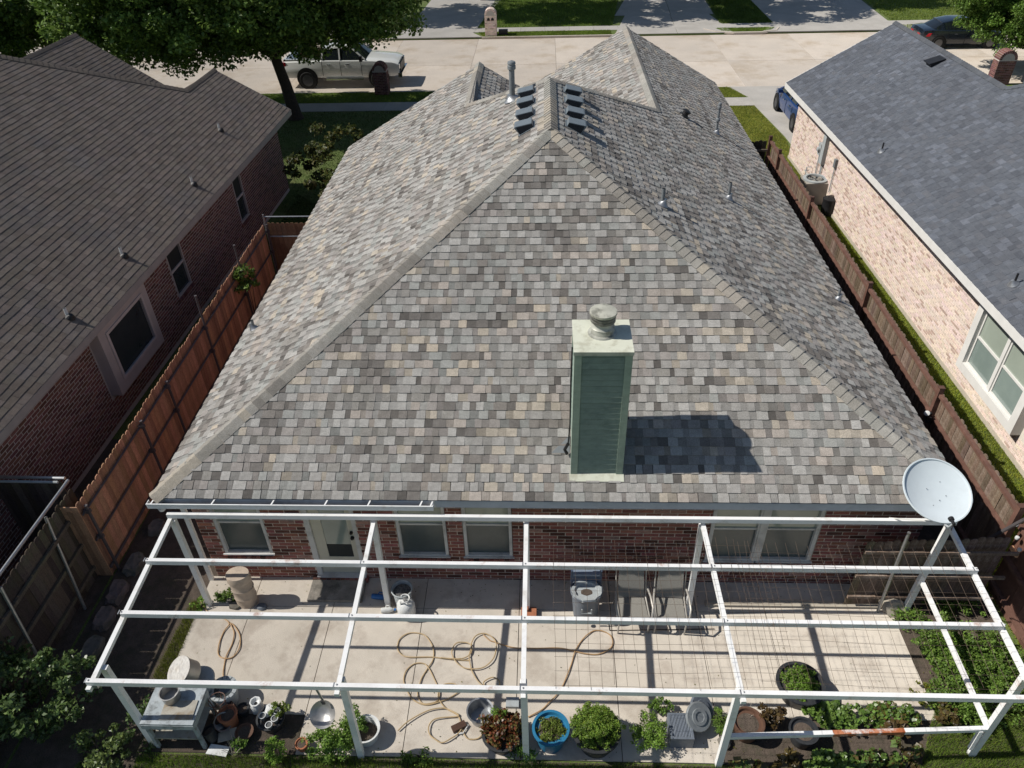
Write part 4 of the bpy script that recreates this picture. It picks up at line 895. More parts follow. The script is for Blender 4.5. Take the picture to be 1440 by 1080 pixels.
q = MB(); q.lathe((0,0,0),[(.13,0),(.135,.01),(.165,.42),(.185,.425),(.19,.45),(.175,.455),(.16,.44),(.15,.38),(.0,.375)],26); part('can_body', q, 'plastic_pale', tc, True)
q = MB(); q.lathe((0,0,.385),[(.0,.03),(.08,.025),(.15,.0)][::-1],26); part('ash_fill', q, 'ash', tc)
pr = thing('gas_cylinder', 'white propane gas cylinder with round collar in front of the trash can', 'gas cylinder', (3.585,.05,0))
q = MB(); q.lathe((0,0,0),[(.12,0),(.12,.03),(.11,.035),(.14,.06),(.155,.10),(.158,.26),(.15,.32),(.12,.37),(.07,.395),(.0,.40)],28); part('tank', q, 'plastic_white', pr, True)
q = MB(); q.tube([(.085*math.cos(a),.085*math.sin(a),.47) for a in np.linspace(-2.4,2.4,16)], .012, 6)
for a in (-2.4,-.8,.8,2.4): q.tube([(.085*math.cos(a),.085*math.sin(a),.47),(.09*math.cos(a),.09*math.sin(a),.37)], .014, 6)
part('collar', q, 'plastic_white', pr, True)
q = MB(); q.lathe((0,0,.39),[(.025,0),(.025,.05),(.035,.055),(.035,.07),(0,.075)],10); part('valve', q, 'galv', pr)
def bottle(loc, rz, m, m2, lab, L=.26):
    b = thing('bottle', lab, 'bottle', loc, rz)
    q = MB(); q.lathe((0,0,.055),[(0,0),(.05,.005),(.055,.03),(.055,L*.6),(.04,L*.8),(.018,L*.9),(.018,L*.95)],14,axis=(1,0,0),sy=.8); part('bottle_body', q, m, b, True)
    q = MB(); q.lathe((L*.93,0,.055),[(.022,0),(.022,.04),(0,.042)],10,axis=(1,0,0)); part('bottle_cap', q, m2, b, True)
    q = MB(); q.tube([(L*.35,.03,.09),(L*.42,.05,.12),(L*.6,.04,.12),(L*.72,.02,.08)], .011, 6); part('bottle_handle', q, m, b, True)
bottle((2.90,.40,.0), -.1, 'plastic_blue', 'plastic_pale', 'blue plastic bottle lying in the shade beside the door step', .34)
bottle((3.12,.10,0), .1, 'plastic_white', 'plastic_blue', 'white bottle with blue cap lying on the sunlit patio', .24)
tr = thing('terracotta_block', 'orange terracotta block behind the middle pergola post', 'block', (5.68,.10,0)); q = MB(); q.box(-.12,.14,-.10,.08,.0,.10); q.box(-.10,.0,-.02,.10,.10,.16,(.9,.9,.9)); part('block_body', q, 'terracotta', tr)
q = MB(); q.box(.13,.145,-.06,.05,.03,.08); part('block_core', q, 'dark', tr)
# grey wheeled bin with its lid turned back and a bag inside
gc = thing('trash_bin', 'large grey plastic trash bin with open lid holding a pale bag', 'trash bin', (6.66,.12,0))
q = MB(); q.lathe((0,0,0),[(.20,0),(.205,.02),(.25,.62),(.27,.63),(.275,.68),(.26,.685),(.25,.64),(.235,.5),(0,.48)],28,sy=.9); part('bin_body', q, 'plastic_grey', gc, True)
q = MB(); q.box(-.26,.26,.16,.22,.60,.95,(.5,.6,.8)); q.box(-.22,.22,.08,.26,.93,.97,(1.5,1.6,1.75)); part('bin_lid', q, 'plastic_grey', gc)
q = MB(); q.lathe((0,-.02,.60),[(.262,.05),(.25,.10),(.20,.09),(.16,.02),(.1,-.01),(0,-.02)],24,sy=.85,wob=lambda k:1+.05*math.sin(k*2.3)); part('bag', q, 'plastic_pale', gc, True)
q = MB(); q.lathe((0,-.03,.61),[(.13,.03),(.07,.05),(0,.045)],12,sy=.7,wob=lambda k:1+.15*math.sin(k*3.1)); part('bag_content', q, 'soil', gc)
q = MB(); q.beam((-.08,-.235,.46),(-.08,-.235,.36),.02,.02,up=(0,1,0)); q.beam((.08,-.235,.46),(.08,-.235,.36),.02,.02,up=(0,1,0)); q.beam((-.09,-.24,.36),(.09,-.24,.36),.02,.02); part('front_handle', q, 'plastic_pale', gc)
q = MB(); q.lathe((.0,-.24,.12),[(0,0),(.03,.005),(.035,.03),(.0,.05)],10); part('spout', q, 'plastic_white', gc, True)
# two sling chairs
def chair(loc, rz, lab):
    c = thing('patio_chair', lab, 'chair', loc, rz, 'patio chairs beside the grey bin')
    q = MB(); q.poly([(-.23,-.25,.42),(.23,-.25,.42),(.22,.18,.38),(-.22,.18,.38)],(0,0,.012)); part('seat', q, 'sling', c)
    q = MB(); q.poly([(-.22,.19,.40),(.22,.19,.40),(.21,.38,.92),(-.21,.38,.92)],(0,.012,.0)); part('backrest', q, 'sling', c)
    for s in (-1,1):
        q = MB(); q.tube([(s*.25,.40,.94),(s*.25,.22,.42),(s*.25,.17,.39),(s*.25,-.24,.43),(s*.25,-.29,.38),(s*.25,-.26,.0)], .014, 8); part('side_frame', q, 'chair_frame', c, True)
        q = MB(); q.tube([(s*.26,.20,.62),(s*.29,.0,.63),(s*.30,-.20,.60),(s*.28,-.30,.50),(s*.26,-.28,.38)], .018, 8); part('armrest', q, 'chair_frame', c, True)
        q = MB(); q.tube([(s*.25,.18,.40),(s*.26,.33,.0)], .014, 8); part('leg', q, 'chair_frame', c, True)
    q = MB(); q.tube([(-.25,-.25,.425),(.25,-.25,.425)], .014, 8); q.tube([(-.25,.40,.93),(.25,.40,.93)], .014, 8); q.tube([(-.25,.33,.1),(.25,.33,.1)], .012, 8); part('cross_tube', q, 'chair_frame', c, True)
    return c
chair((7.43,.02,0), .04, 'beige sling patio chair next to the grey bin')
chair((8.06,.02,0), -.05, 'beige sling patio chair next to the rear white pergola post')
q = MB(); q.tube([(7.06,-.20,.006),(8.82,-.14,.006)], .008, 5); q.tube([(7.06,-.20,.006),(7.05,-.02,.006)], .008, 5); tag(link('chair_shadow_line', mesh('chair_shadow_line', q, 'black')), 'thin black lines on the patio painted in as shadow of the sling chairs', 'painted shadow')  # black tubes stand in for the chairs' cast shadow lines
# long edging strip, pavers, odds and ends along the wall
q = MB(); q.box(8.75,11.75,.30,.40,.0,.06); kk = thing('edging_strip', 'long pale concrete edging strip on the ground below the wide window', 'edging', (0,0,0)); part('edging_body', q, 'paver', kk)
for i,(dx,dy,rz_) in enumerate(((0,0,.1),(.03,-.06,.5),(.07,-.12,.8))):
    q = MB(); pts = [(.17*math.cos(a+rz_),.17*math.sin(a+rz_)) for a in np.arange(6)*math.pi/3]; 
    hp = thing('paver', ['beige hexagonal paver leaning nearest the wall behind the pergola post','beige hexagonal paver leaning in the middle of its stack','beige hexagonal paver leaning foremost of its stack'][i], 'paver', (11.83+dx,.38+dy,.16), 0, 'hexagonal pavers leaning in a stack')
    q.poly([(a,-.02+b*.35,b*.9) for a,b in pts],(0,.05,.02)); part('paver_body', q, 'paver', hp)
for (x,y,a,lab) in ((.42,.32,.4,'grey broken concrete piece between the downspout and beige bin'),(.52,.20,-.3,'flat pale stone slab beside the beige bin')):
    q = MB(); q.poly([(x+.16*math.cos(a+t)*U(.7,1),y+.11*math.sin(a+t)*U(.7,1),.05) for t in np.arange(6)*math.pi/3],(0,0,.06)); tag(link('stone', mesh('stone', q, 'stone')), lab, 'stone')
# hoses
HOSE = {}
HOSE['A'] = [(-0.15,0.27),(0.02,0.08),(0.18,-0.00),(0.35,-0.06),(0.52,-0.18),(0.48,-0.34),(0.48,-0.57),(0.54,-0.78),(0.68,-0.85),(0.80,-0.81),(0.85,-0.64),(0.78,-0.41),(0.63,-0.23),(0.54,-0.17),(0.59,-0.25),(0.67,-0.37),(0.70,-0.57),(0.68,-0.80),(0.70,-0.97),(0.75,-1.16),(0.87,-1.38)]
HOSE['B'] = [(4.73,-0.81),(4.44,-0.80),(4.11,-0.76),(3.73,-0.77),(3.57,-0.70),(3.51,-0.59),(3.53,-0.42),(3.69,-0.31),(3.91,-0.34),(4.05,-0.48),(4.12,-0.64),(4.13,-0.81),(4.07,-0.95),(3.99,-1.13),(3.96,-1.31),(3.96,-1.43),(4.02,-1.54),(4.12,-1.58),(4.28,-1.52),(4.30,-1.37),(4.18,-1.13),(4.06,-0.94),(3.98,-0.88),(3.83,-0.89),(3.72,-1.01),(3.70,-1.17),(3.76,-1.32),(3.86,-1.47),(3.98,-1.56),(4.15,-1.59),(4.37,-1.52),(4.50,-1.45),(4.63,-1.33),(4.54,-1.24),(4.39,-1.23),(4.30,-1.31),(4.29,-1.46),(4.41,-1.63),(4.61,-1.74),(4.68,-1.86),(4.75,-2.05),(4.83,-2.12),(4.99,-2.09),(5.06,-1.90),(4.97,-1.74)]
HOSE['C'] = [(3.74,-2.02),(3.88,-1.87),(4.14,-1.70),(4.38,-1.65),(4.52,-1.69),(4.64,-1.77),(4.42,-1.80),(4.26,-1.84),(4.20,-1.95),(4.23,-2.07),(4.33,-2.15),(4.44,-2.19),(4.58,-2.11),(4.68,-2.02),(4.71,-1.94)]
HOSE['D'] = [(4.26,-0.78),(4.46,-0.80),(4.64,-0.78),(4.74,-0.70),(4.75,-0.57),(4.68,-0.50),(4.55,-0.49),(4.46,-0.54),(4.43,-0.67),(4.46,-0.77),(4.56,-0.90),(4.71,-0.97),(4.89,-0.97),(5.03,-0.90),(5.13,-0.76),(5.16,-0.56),(5.13,-0.44),(5.05,-0.36),(4.93,-0.31),(4.81,-0.36),(4.75,-0.47),(4.74,-0.62),(4.72,-0.73),(4.75,-0.89),(4.80,-1.04),(4.90,-1.19),(5.02,-1.29),(4.99,-1.20),(5.13,-1.12),(5.24,-1.18),(5.23,-1.30)]
HOSE['E'] = [(4.93,-0.33),(5.03,-0.43),(5.12,-0.46),(5.27,-0.52),(5.51,-0.57),(5.77,-0.57),(6.07,-0.56),(6.30,-0.57),(6.59,-0.65),(6.83,-0.66),(7.01,-0.58),(7.09,-0.46),(7.07,-0.32),(6.98,-0.24),(6.82,-0.21),(6.70,-0.28),(6.57,-0.42),(6.46,-0.62),(6.40,-0.83),(6.32,-1.05),(6.20,-1.32),(6.01,-1.54),(5.90,-1.65),(5.71,-1.76)]
def smooth(P, n=5):
    P = [Vector((*p,0)) for p in P]; out = []
    for i in range(len(P)-1):
        p0 = P[max(i-1,0)]; p1 = P[i]; p2 = P[i+1]; p3 = P[min(i+2,len(P)-1)]
        for k in range(n):
            t = k/n; out.append(.5*((2*p1)+(p2-p0)*t+(2*p0-5*p1+4*p2-p3)*t*t+(3*p1-p0-3*p2+p3)*t**3))
    return out+[P[-1]]
for k,m,lab,z0 in (('A','hose','tan garden hose looped on the patio near the left pergola post',.014),('B','hose2','yellow hose lying in big loose loops left of the middle pergola post',.014),
                   ('C','hose2','yellow hose end coiled around the small dark brush',.03),('D','hose2','tan hose coiled in double rings beside the middle pergola post',.034),('E','hose','tan hose running under the wire grid to the blue tub',.018)):
    P = smooth(HOSE[k]); q = MB(); q.tube([(p.x,p.y,z0+.008*math.sin(i*.35)**2) for i,p in enumerate(P)], .0098, 8)
    o = tag(link('garden_hose', mesh('garden_hose', q, m, True)), lab, 'hose', 'garden hoses on the patio')
q = MB(); q.box(-.11,.11,-.05,.05,.0,.03); q.box(-.11,.11,-.05,.05,.03,.06,(.6,.6,.6)); br = thing('brush', 'small dark scrubbing brush lying among the hose loops', 'brush', (4.66,-1.94,0), .5); part('bristles', q, 'pot_brown', br)
q = MB(); q.tube([(-.08,-.08,.02),(.02,-.12,.03),(.14,-.04,.03)], .012, 6); part('brush_handle', q, 'plastic_white', br)
# vessels
def bowl(name, lab, cat, c, prof, m, axis=None, n=28, parts=(), sx=1, sy=1, wob=None):
    t = thing(name, lab, cat, c); q = MB(); q.lathe((0,0,0), prof, n, axis=axis, sx=sx, sy=sy, wob=wob); part('vessel', q, m, t, True); return t
bench = thing('outdoor_bench', 'grey blue painted bench table with a dirty board and pots on it', 'table', (.52,-2.10,0))
q = MB(); q.box(-.40,.38,-.27,.30,.70,.735); part('bench_top', q, 'bench_paint', bench)
q = MB(); q.box(-.40,.38,-.275,-.25,.60,.70); q.box(.355,.385,-.25,.30,.60,.70); q.box(-.40,-.375,-.25,.30,.60,.70); part('apron', q, 'bench_paint', bench)
for x in (-.38,.33):
    for y in (-.25,.24): q = MB(); q.box(x,x+.05,y,y+.05,0,.60); part('leg', q, 'bench_paint', bench)
q = MB(); q.box(-.36,.34,-.24,.26,.26,.285); part('shelf', q, 'board', bench)
bd = thing('board', 'stained pale board lying on the bench top under the small steel pot', 'board', (.62,-2.17,.737), .05); q = MB(); q.box(-.24,.24,-.13,.16,0,.015); part('board_body', q, 'board', bd)
sp = bowl('steel_pot', 'small open steel pot standing on the bench board', 'pot', (.46,-1.98,.755), [(.0,.0),(.11,.0),(.125,.02),(.135,.18),(.145,.185),(.13,.185),(.12,.03),(0,.02)], 'steel')
bp = bowl('stock_pot', 'big upturned stainless steel stock pot behind the bench', 'pot', (.50,-1.47,.56), [(0,.0),(.19,.0),(.205,.02),(.205,.02),(.21,.22),(.225,.24),(.225,.26),(.20,.26)][::-1], 'steel', axis=(-.42,-.30,.85))
bpb = MB(); bpb.lathe((.60,-1.52,0),[(.22,0),(.22,.44),(.25,.48),(.23,.50),(0,.50)],24); tag(link('stool', mesh('stool', bpb, 'plastic_pale', True)), 'round pale stool under the upturned steel stock pot', 'stool')
fp = thing('fluted_pot', 'pale grey pot with fluted rim full of dark water behind the front beam', 'pot', (.98,-1.58,0))
q = MB(); q.lathe((0,0,0),[(.14,0),(.16,.02),(.19,.25),(.215,.34),(.215,.36),(.17,.365),(.14,.33)],32,wob=lambda k:1+.02*(k%2)); part('vessel', q, 'plastic_pale', fp, True)
q = MB(); q.lathe((0,0,.335),[(.145,0),(0,.001)],24); part('water', q, 'glass', fp)
for k in range(16):
    a = k*math.pi/8; q = MB(); q.beam((.165*math.cos(a),.165*math.sin(a),.368),(.21*math.cos(a),.21*math.sin(a),.36),.012,.012); part('rim_flute', q, 'lead', fp)
def planter(lab, c, r, h, m, fill='soil', name='plant_pot', rim=1.08, n=24, ax=None):
    t = thing(name, lab, 'plant pot', c); q = MB(); q.lathe((0,0,0),[(r*.72,0),(r*.75,.01),(r*.95,h*.9),(r*rim,h*.91),(r*rim,h),(r*.93,h),(r*.88,h*.86)],n,axis=ax); part('pot_body', q, m, t, True)
    q = MB(); q.lathe(Vector((0,0,0)) if not ax else (0,0,0),[(r*.9,h*.84),(r*.5,h*.88),(0,h*.86)],n,axis=ax); part('pot_soil', q, fill, t); return t
planter('red brown pot with pale rim beside the bench', (1.15,-1.95,0), .14,.30,'terracotta')
planter('toppled brown clay pipe pot between the bench and red brown pot', (.93,-2.0,.12), .085,.36,'pot_brown', ax=(.55,.55,.12))
cl = bowl('coffee_pot', 'small white enamel pot with dark mouth near the front beam', 'pot', (1.50,-1.72,0), [(.0,.0),(.08,0),(.10,.04),(.09,.16),(.07,.22),(.085,.25),(.065,.25),(.05,.2),(0,.18)], 'plastic_white', wob=lambda k:1+.04*math.sin(k*1.7))
q = MB(); q.lathe((0,0,.19),[(.052,0),(0,.001)],14); part('dark_mouth', q, 'dark', cl)
pt2 = planter('dark tub of pot plants with four white rings right of the small white pot', (1.80,-1.95,0), .20,.22,'pot_black')
for i,(dx,dy) in enumerate(((.10,.06),(-.10,-.02),(.10,-.06),(.04,-.16))):
    q = MB(); q.tube([(dx+.05*math.cos(a),dy+.05*math.sin(a),.30) for a in np.linspace(0,2*math.pi,17)], .007, 6); q.lathe((dx,dy,.20),[(.04,0),(.047,.09)],14,tone=(.2,.2,.2)); part('white_ring_cup', q, 'plastic_white', pt2, True)
q = MB(); q.lathe((-.02,.10,.22),[(.10,0),(.09,.06),(.05,.09),(0,.10)],10,wob=lambda k:1+.2*math.sin(k*2.1)); part('white_clump', q, 'cushion', pt2)
q = MB(); q.poly([(-.16,-.1,.0),(.16,-.14,.0),(.18,.0,.02),(-.12,.04,.02)],(0,0,.02)); w1 = thing('tray', 'small white tray lying in the shade before the red brown pot', 'tray', (1.08,-2.33,.03)); part('tray_body', q, 'plastic_white', w1)
wk = thing('wok', 'steel wok hanging by its handle from the front pergola beam', 'wok', (2.90,-2.46,1.55))
q = MB(); q.lathe((0,.02,-.32),[(0,-.09),(.07,-.085),(.14,-.05),(.175,.0),(.185,.012),(.17,.0),(.13,-.045),(.06,-.075),(0,-.08)],32,axis=(-.1,-.55,.8)); part('pan', q, 'steel', wk, True)
q = MB(); q.beam((.02,.12,-.18),(.03,.0,.42),.03,.015); part('handle', q, 'galv', wk)
q = MB(); q.beam((.02,.105,-.20),(.022,.07,-.06),.04,.02); part('handle_socket', q, 'black', wk)
wb = bowl('basin', 'round white plastic basin with dry soil right of the second front post', 'basin', (3.28,-2.10,0), [(.0,.0),(.17,0),(.20,.2),(.225,.21),(.225,.23),(.20,.23),(.185,.2),(.16,.04),(0,.04)], 'plastic_white')
q = MB(); q.lathe((0,0,.09),[(.175,0),(.09,.02),(0,.0)],20); part('basin_soil', q, 'soil', wb)
gtb = bowl('basin', 'dull metal wash tub behind the red coleus plant', 'basin', (4.98,-1.78,0), [(0,.0),(.15,0),(.19,.20),(.21,.21),(.21,.225),(.185,.22),(.15,.03),(0,.03)], 'galv')
wbx = MB(); wbx.box(5.36,5.56,-1.62,-1.46,0,.06); tag(link('flat_box', mesh('flat_box', wbx, 'plastic_pale')), 'small pale flat box on the patio behind the front beam', 'box')
blue = planter('big round blue plastic tub of leafy soil under the front beam', (6.05,-2.12,0), .255,.40,'pot_blue', n=36)
planter('black pot with pale rim holding the round green bush', (6.72,-2.12,0), .33,.36,'pot_black', n=32)
planter('black pot under the red leaved coleus', (5.33,-2.14,0), .28,.28,'pot_black', n=28)
planter('round black tub of low green plants standing alone under the wire grid', (9.88,-1.30,0), .34,.34,'pot_black', n=32)
planter('wide brown tub of bare soil beside the fourth front post', (8.96,-1.93,0), .22,.33,'pot_brown', n=28)
planter('black pot half hidden by purple leaves behind the front rail', (9.75,-2.02,0), .20,.28,'pot_black')
planter('small black nursery pot behind the red brown pot', (1.30,-1.78,0), .09,.16,'pot_black')
planter('empty black pot leaning against the bench leg', (.98,-2.22,.05), .10,.20,'pot_black', ax=(-.3,.2,.9))
planter('low brown dish of soil between bench and ring cup tub', (1.42,-2.12,0), .13,.10,'pot_brown')
planter('small terracotta pot at the patio edge near the wok', (2.35,-2.30,0), .09,.14,'terracotta')
cwb = thing('cardboard', 'crumpled brown cardboard scrap by the red brown pot', 'cardboard', (1.16,-2.15,.02), .4); q = MB(); q.poly([(-.14,-.08,.05),(.10,-.10,.02),(.15,.05,.07),(.02,.09,.03),(-.12,.06,.06)],(0,0,.012)); part('cardboard_body', q, 'paver', cwb)
stn = thing('wire_stand', 'thin dark wire plant stand between bench and fluted pot', 'plant stand', (1.02,-1.86,0)); q = MB()
for a in (0,1.57,3.14,4.71): q.tube([(.13*math.cos(a),.13*math.sin(a),.52),(.10*math.cos(a),.10*math.sin(a),.25),(.15*math.cos(a),.15*math.sin(a),0)], .008, 5)
for z_ in (.52,.25): q.tube([(.125*math.cos(a),.125*math.sin(a),z_) for a in np.linspace(0,2*math.pi,17)], .007, 5)
part('stand_frame', q, 'rail_red', stn)
jar = bowl('jar', 'glassy jar lying on the lower bench shelf', 'jar', (.42,-2.12,.29), [(0,0),(.10,.0),(.11,.05),(.11,.2),(.07,.26),(.07,.28),(0,.28)], 'plastic_pale', axis=(1,.2,.1))
bskt = bowl('basket', 'grey wire basket tipped over beside the bench', 'basket', (1.0,-2.0,.10), [(0,.0),(.10,0),(.13,.16),(.14,.17),(.12,.16),(.09,.02),(0,.02)], 'galv', axis=(.5,-.2,.6))
# dish rack and grey lids
dk_ = thing('dish_rack', 'grey slatted plastic crate standing on edge between green plants and round lids', 'crate', (7.97,-1.98,0))
q = MB(); q.box(-.17,.17,-.20,.20,0,.04); q.box(-.17,-.14,-.20,.20,.04,.26); q.box(.14,.17,-.20,.20,.04,.26); q.box(-.14,.14,-.20,-.17,.04,.26); q.box(-.14,.14,.17,.20,.04,.26); part('crate_body', q, 'plastic_grey', dk_)
for i in range(13):
    q = MB(); x = -.13+i*.0215; q.box(x,x+.010,-.17,.17,.235,.25,(1.6,1.6,1.6)); part('slat', q, 'plastic_grey', dk_)
for i,(x,y,z,ax,lab) in enumerate(((8.25,-1.86,.30,(.35,-.5,.8),'large round grey lid leaning right of the slatted crate'),(8.33,-1.70,.26,(.5,-.3,.8),'round grey lid behind the larger grey lid'))):
    t = thing('lid', lab, 'lid', (x,y,z)); q = MB(); q.lathe((0,0,0),[(0,.015),(.07,.015),(.075,.03),(.12,.03),(.125,.012),(.20,.012),(.21,.0),(.215,-.02),(.205,-.02)],32,axis=ax); part('lid_body', q, 'plastic_grey' if i else 'lead', t, True)
q = MB(); q.lathe((8.62,-2.10,.0),[(.0,.0),(.09,.0),(.10,.05),(.06,.10),(0,.12)],9,wob=lambda k:1+.1*math.sin(k*2)); tag(link('stone', mesh('stone', q, 'stone')), 'small brown stone between the grey lid and the fourth front post', 'stone')
# limestone edging by the left fence
for i,(x,y,l) in enumerate(((-1.62,1.95,.30),(-1.68,1.05,.38),(-1.72,.42,.42),(-1.70,-.12,.36),(-1.62,-.72,.40))):
    q = MB(); vs = []; n_ = 13
    for z_,k_ in ((0,1.0),(.10,1.0),(.15,.85)):
        for j in range(n_): a = j*2*math.pi/n_+U(-.12,.12); cc_, ss_ = math.cos(a), math.sin(a); m_ = max(abs(cc_),abs(ss_)); vs.append((.15*k_*cc_/m_**.7*U(.85,1.1), l*.62*k_*ss_/m_**.7*U(.85,1.1), z_*U(.75,1.2)))
    q.add(vs, [(r*n_+j, r*n_+(j+1)%n_, (r+1)*n_+(j+1)%n_, (r+1)*n_+j) for r in range(2) for j in range(n_)]+[tuple(2*n_+j for j in range(n_))], g3(1,.1))
    o = tag(link('limestone_block', mesh('limestone_block', q, 'stone'), loc=(x,y,-.02)), ['rough limestone block farthest back in the row by the left fence','rough limestone block second from the back in the row by the left fence','rough limestone block in the middle of the row by the left fence','rough limestone block second from the front in the row by the left fence','rough limestone block foremost in the row by the left fence'][i], 'stone', 'limestone blocks along the left fence')
tl = thing('toy', 'pale blue and white toy left by the dark brick wall at the far left', 'toy', (-3.05,13.6,0)); q = MB(); q.box(-.12,.1,-.2,.2,0,.18); part('toy_body', q, 'plastic_pale', tl); q = MB(); q.lathe((0,.3,0),[(.08,0),(.08,.25),(.03,.3),(0,.3)],8); part('toy_handle', q, 'plastic_blue', tl)

# ================================================================== VEHICLES
def wheel(par, x, y, z, r, w_, side):
    """axis along local y; side = -1 or +1 (outer face)"""
    q = MB(); q.lathe((x,y-side*w_,z),[(r*.62,0),(r*.94,0),(r,.03),(r,w_-.03),(r*.94,w_),(r*.66,w_),(r*.64,w_-.03)],28,axis=(0,side,0)); t = part('tyre', q, 'rubber', par, True)
    q = MB(); q.lathe((x,y-side*.02,z),[(r*.66,0),(r*.62,-.02),(r*.58,-.05),(.0,-.05)],24,axis=(0,side,0),tone=(.25,.25,.25)); q.lathe((x,y-side*.02,z),[(r*.66,.005),(r*.60,.01),(r*.60,-.03)],24,axis=(0,side,0))
    for k in range(6):
        a = k*math.pi/3+.2; c,s = math.cos(a),math.sin(a); q.beam((x+c*r*.08,y-side*.025,z+s*r*.08),(x+c*r*.60,y-side*.03,z+s*r*.60),.06,.03,up=(0,1,0))
    q.lathe((x,y-side*.03,z),[(r*.16,0),(r*.14,.02),(0,.022)],12,axis=(0,side,0)); part('rim', q, 'rim', par, True)
def loft(mb, st, tone=(1,1,1)):
    """st: list of (x, [(y,z)...]) half rings (right side from bottom to centre top); mirrored"""
    n = len(st[0][1]); vs = []
    for x, ring in st: vs += [(x,-y,z) for y,z in ring]+[(x,y,z) for y,z in ring[::-1]]
    m = 2*n; fs = [(i*m+k, (i+1)*m+k, (i+1)*m+(k+1)%m, i*m+(k+1)%m) for i in range(len(st)-1) for k in range(m)]
    fs += [tuple(range(m)), tuple((len(st)-1)*m+k for k in range(m))[::-1]]
    mb.add(vs, fs, tone)
def ring(hw, z0, zs, top=None, tw=None):
    """body section: sill, belly, shoulder then hood/roof"""
    r = [(hw*.90,z0),(hw*.985,z0+.10),(hw,z0+(zs-z0)*.55),(hw*.965,zs)]
    r += [(hw*.90,zs+.02),(hw*.5,zs+.05)] if top is None else [(tw,top-.04),(tw*.55,top)]
    return r
def sedan(loc, rz, paint, lab, L=4.7, hw=.92, flip=1):
    t = thing('parked_car', lab, 'car', loc, rz); h = L/2
    q = MB(); loft(q, [(-h,ring(hw*.80,.40,.80)),(-h+.12,ring(hw*.93,.24,.93)),(-h+.55,ring(hw,.20,.98)),(-1.0,ring(hw,.20,.93)),(.2,ring(hw,.20,.92)),(1.0,ring(hw,.20,.90)),(h-.75,ring(hw*.98,.20,.84)),(h-.2,ring(hw*.88,.24,.72)),(h,ring(hw*.70,.34,.58))]); part('body', q, paint, t, True)
    q = MB(); g = [(-h+.45,.90,.945,.70),(-h+1.05,.92,1.30,.62),(-.75,.90,1.42,.60),(.1,.90,1.44,.61),(.75,.90,1.30,.64),(1.45,.88,.90,.70)]
    loft(q, [(x,[(hw*.90,zs),(tw+.02,max(zt-.05,zs+.005)),(tw*.8,zt),(tw*.4,zt+.015)]) for x,zs,zt,tw in g]); part('greenhouse', q, 'car_glass', t, True)
    q = MB(); loft(q, [(x,[(tw+.015,zt-.045),(tw*.97,zt-.01),(tw*.82,zt+.006),(tw*.4,zt+.022)]) for x,zt,tw in ((-h+1.02,1.30,.62),(-.75,1.42,.60),(.1,1.44,.61),(.72,1.31,.64))]); part('roof_panel', q, paint, t, True)
    for s in (-1,1):
        q = MB()
        for x0,x1,za,zb_ in ((-.30,-.30,.92,1.40),(-1.15,-1.28,.93,1.30),(.75,1.40,1.28,.92)):
            q = MB(); q.beam((x0,s*(.64 if za>1.2 else hw*.905),za),(x1,s*(.64 if za < 1.2 else hw*.9),zb_),.05,.03,up=(0,1,0)); part('window_pillar', q, paint, t)
        q = MB(); q.box(.75,.95,s*hw-.02 if s>0 else s*hw-.16,s*hw+.16 if s>0 else s*hw+.02,.92,1.05); part('mirror', q, paint, t)
        for x in (-.55,.35): q = MB(); q.box(x-.09,x+.09,s*hw-.01,s*hw+.02,.76,.79); part('door_handle', q, 'chrome', t)
        for x in (-.95,-.02,.95): q = MB(); q.box(x-.006,x+.006,s*(hw*.998)-.006,s*(hw*.998)+.006,.30,.86); part('door_gap', q, 'dark', t)
        q = MB(); q.poly([(-h+.10,s*hw*.90,.66),(-h+.42,s*hw*1.003,.68),(-h+.50,s*hw*1.003,.84),(-h+.12,s*hw*.86,.82)],(0,s*.05,0)); q.box(-h-.01,-h+.08,s*.45-.16,s*.45+.16,.66,.78); part('tail_light', q, 'lamp_red', t)
        q = MB(); q.poly([(h-.10,s*hw*.72,.56),(h-.42,s*hw*.93,.60),(h-.55,s*hw*.95,.70),(h-.16,s*hw*.74,.64)],(0,s*.05,-.02)); part('headlight', q, 'lamp_clear', t)
        for x in (-L*.29,L*.295):
            q = MB(); q.lathe((x,s*(hw-.02),.33),[(.40,0),(.40,.028),(.37,.032),(0,.03)],24,axis=(0,s,0)); part('wheel_arch', q, 'dark', t)
            wheel(t, x, s*(hw+.035), .33, .33, .20, s)
    q = MB(); q.box(-h-.015,-h+.05,-.25,.25,.50,.62); part('number_plate', q, 'plastic_white', t)
    return t
sedan((17.15,25.35,-.0), math.pi/2, 'car_blue', 'dark blue car parked on the driveway behind the pink brick house')
sedan((28.75,37.75,-.13), 0, 'car_black', 'black car parked by the far kerb behind the slate blue roof')
sedan((-20.6,41.6,-.13), .5, 'car_silver', 'silver car half hidden under the tree behind the left roof')
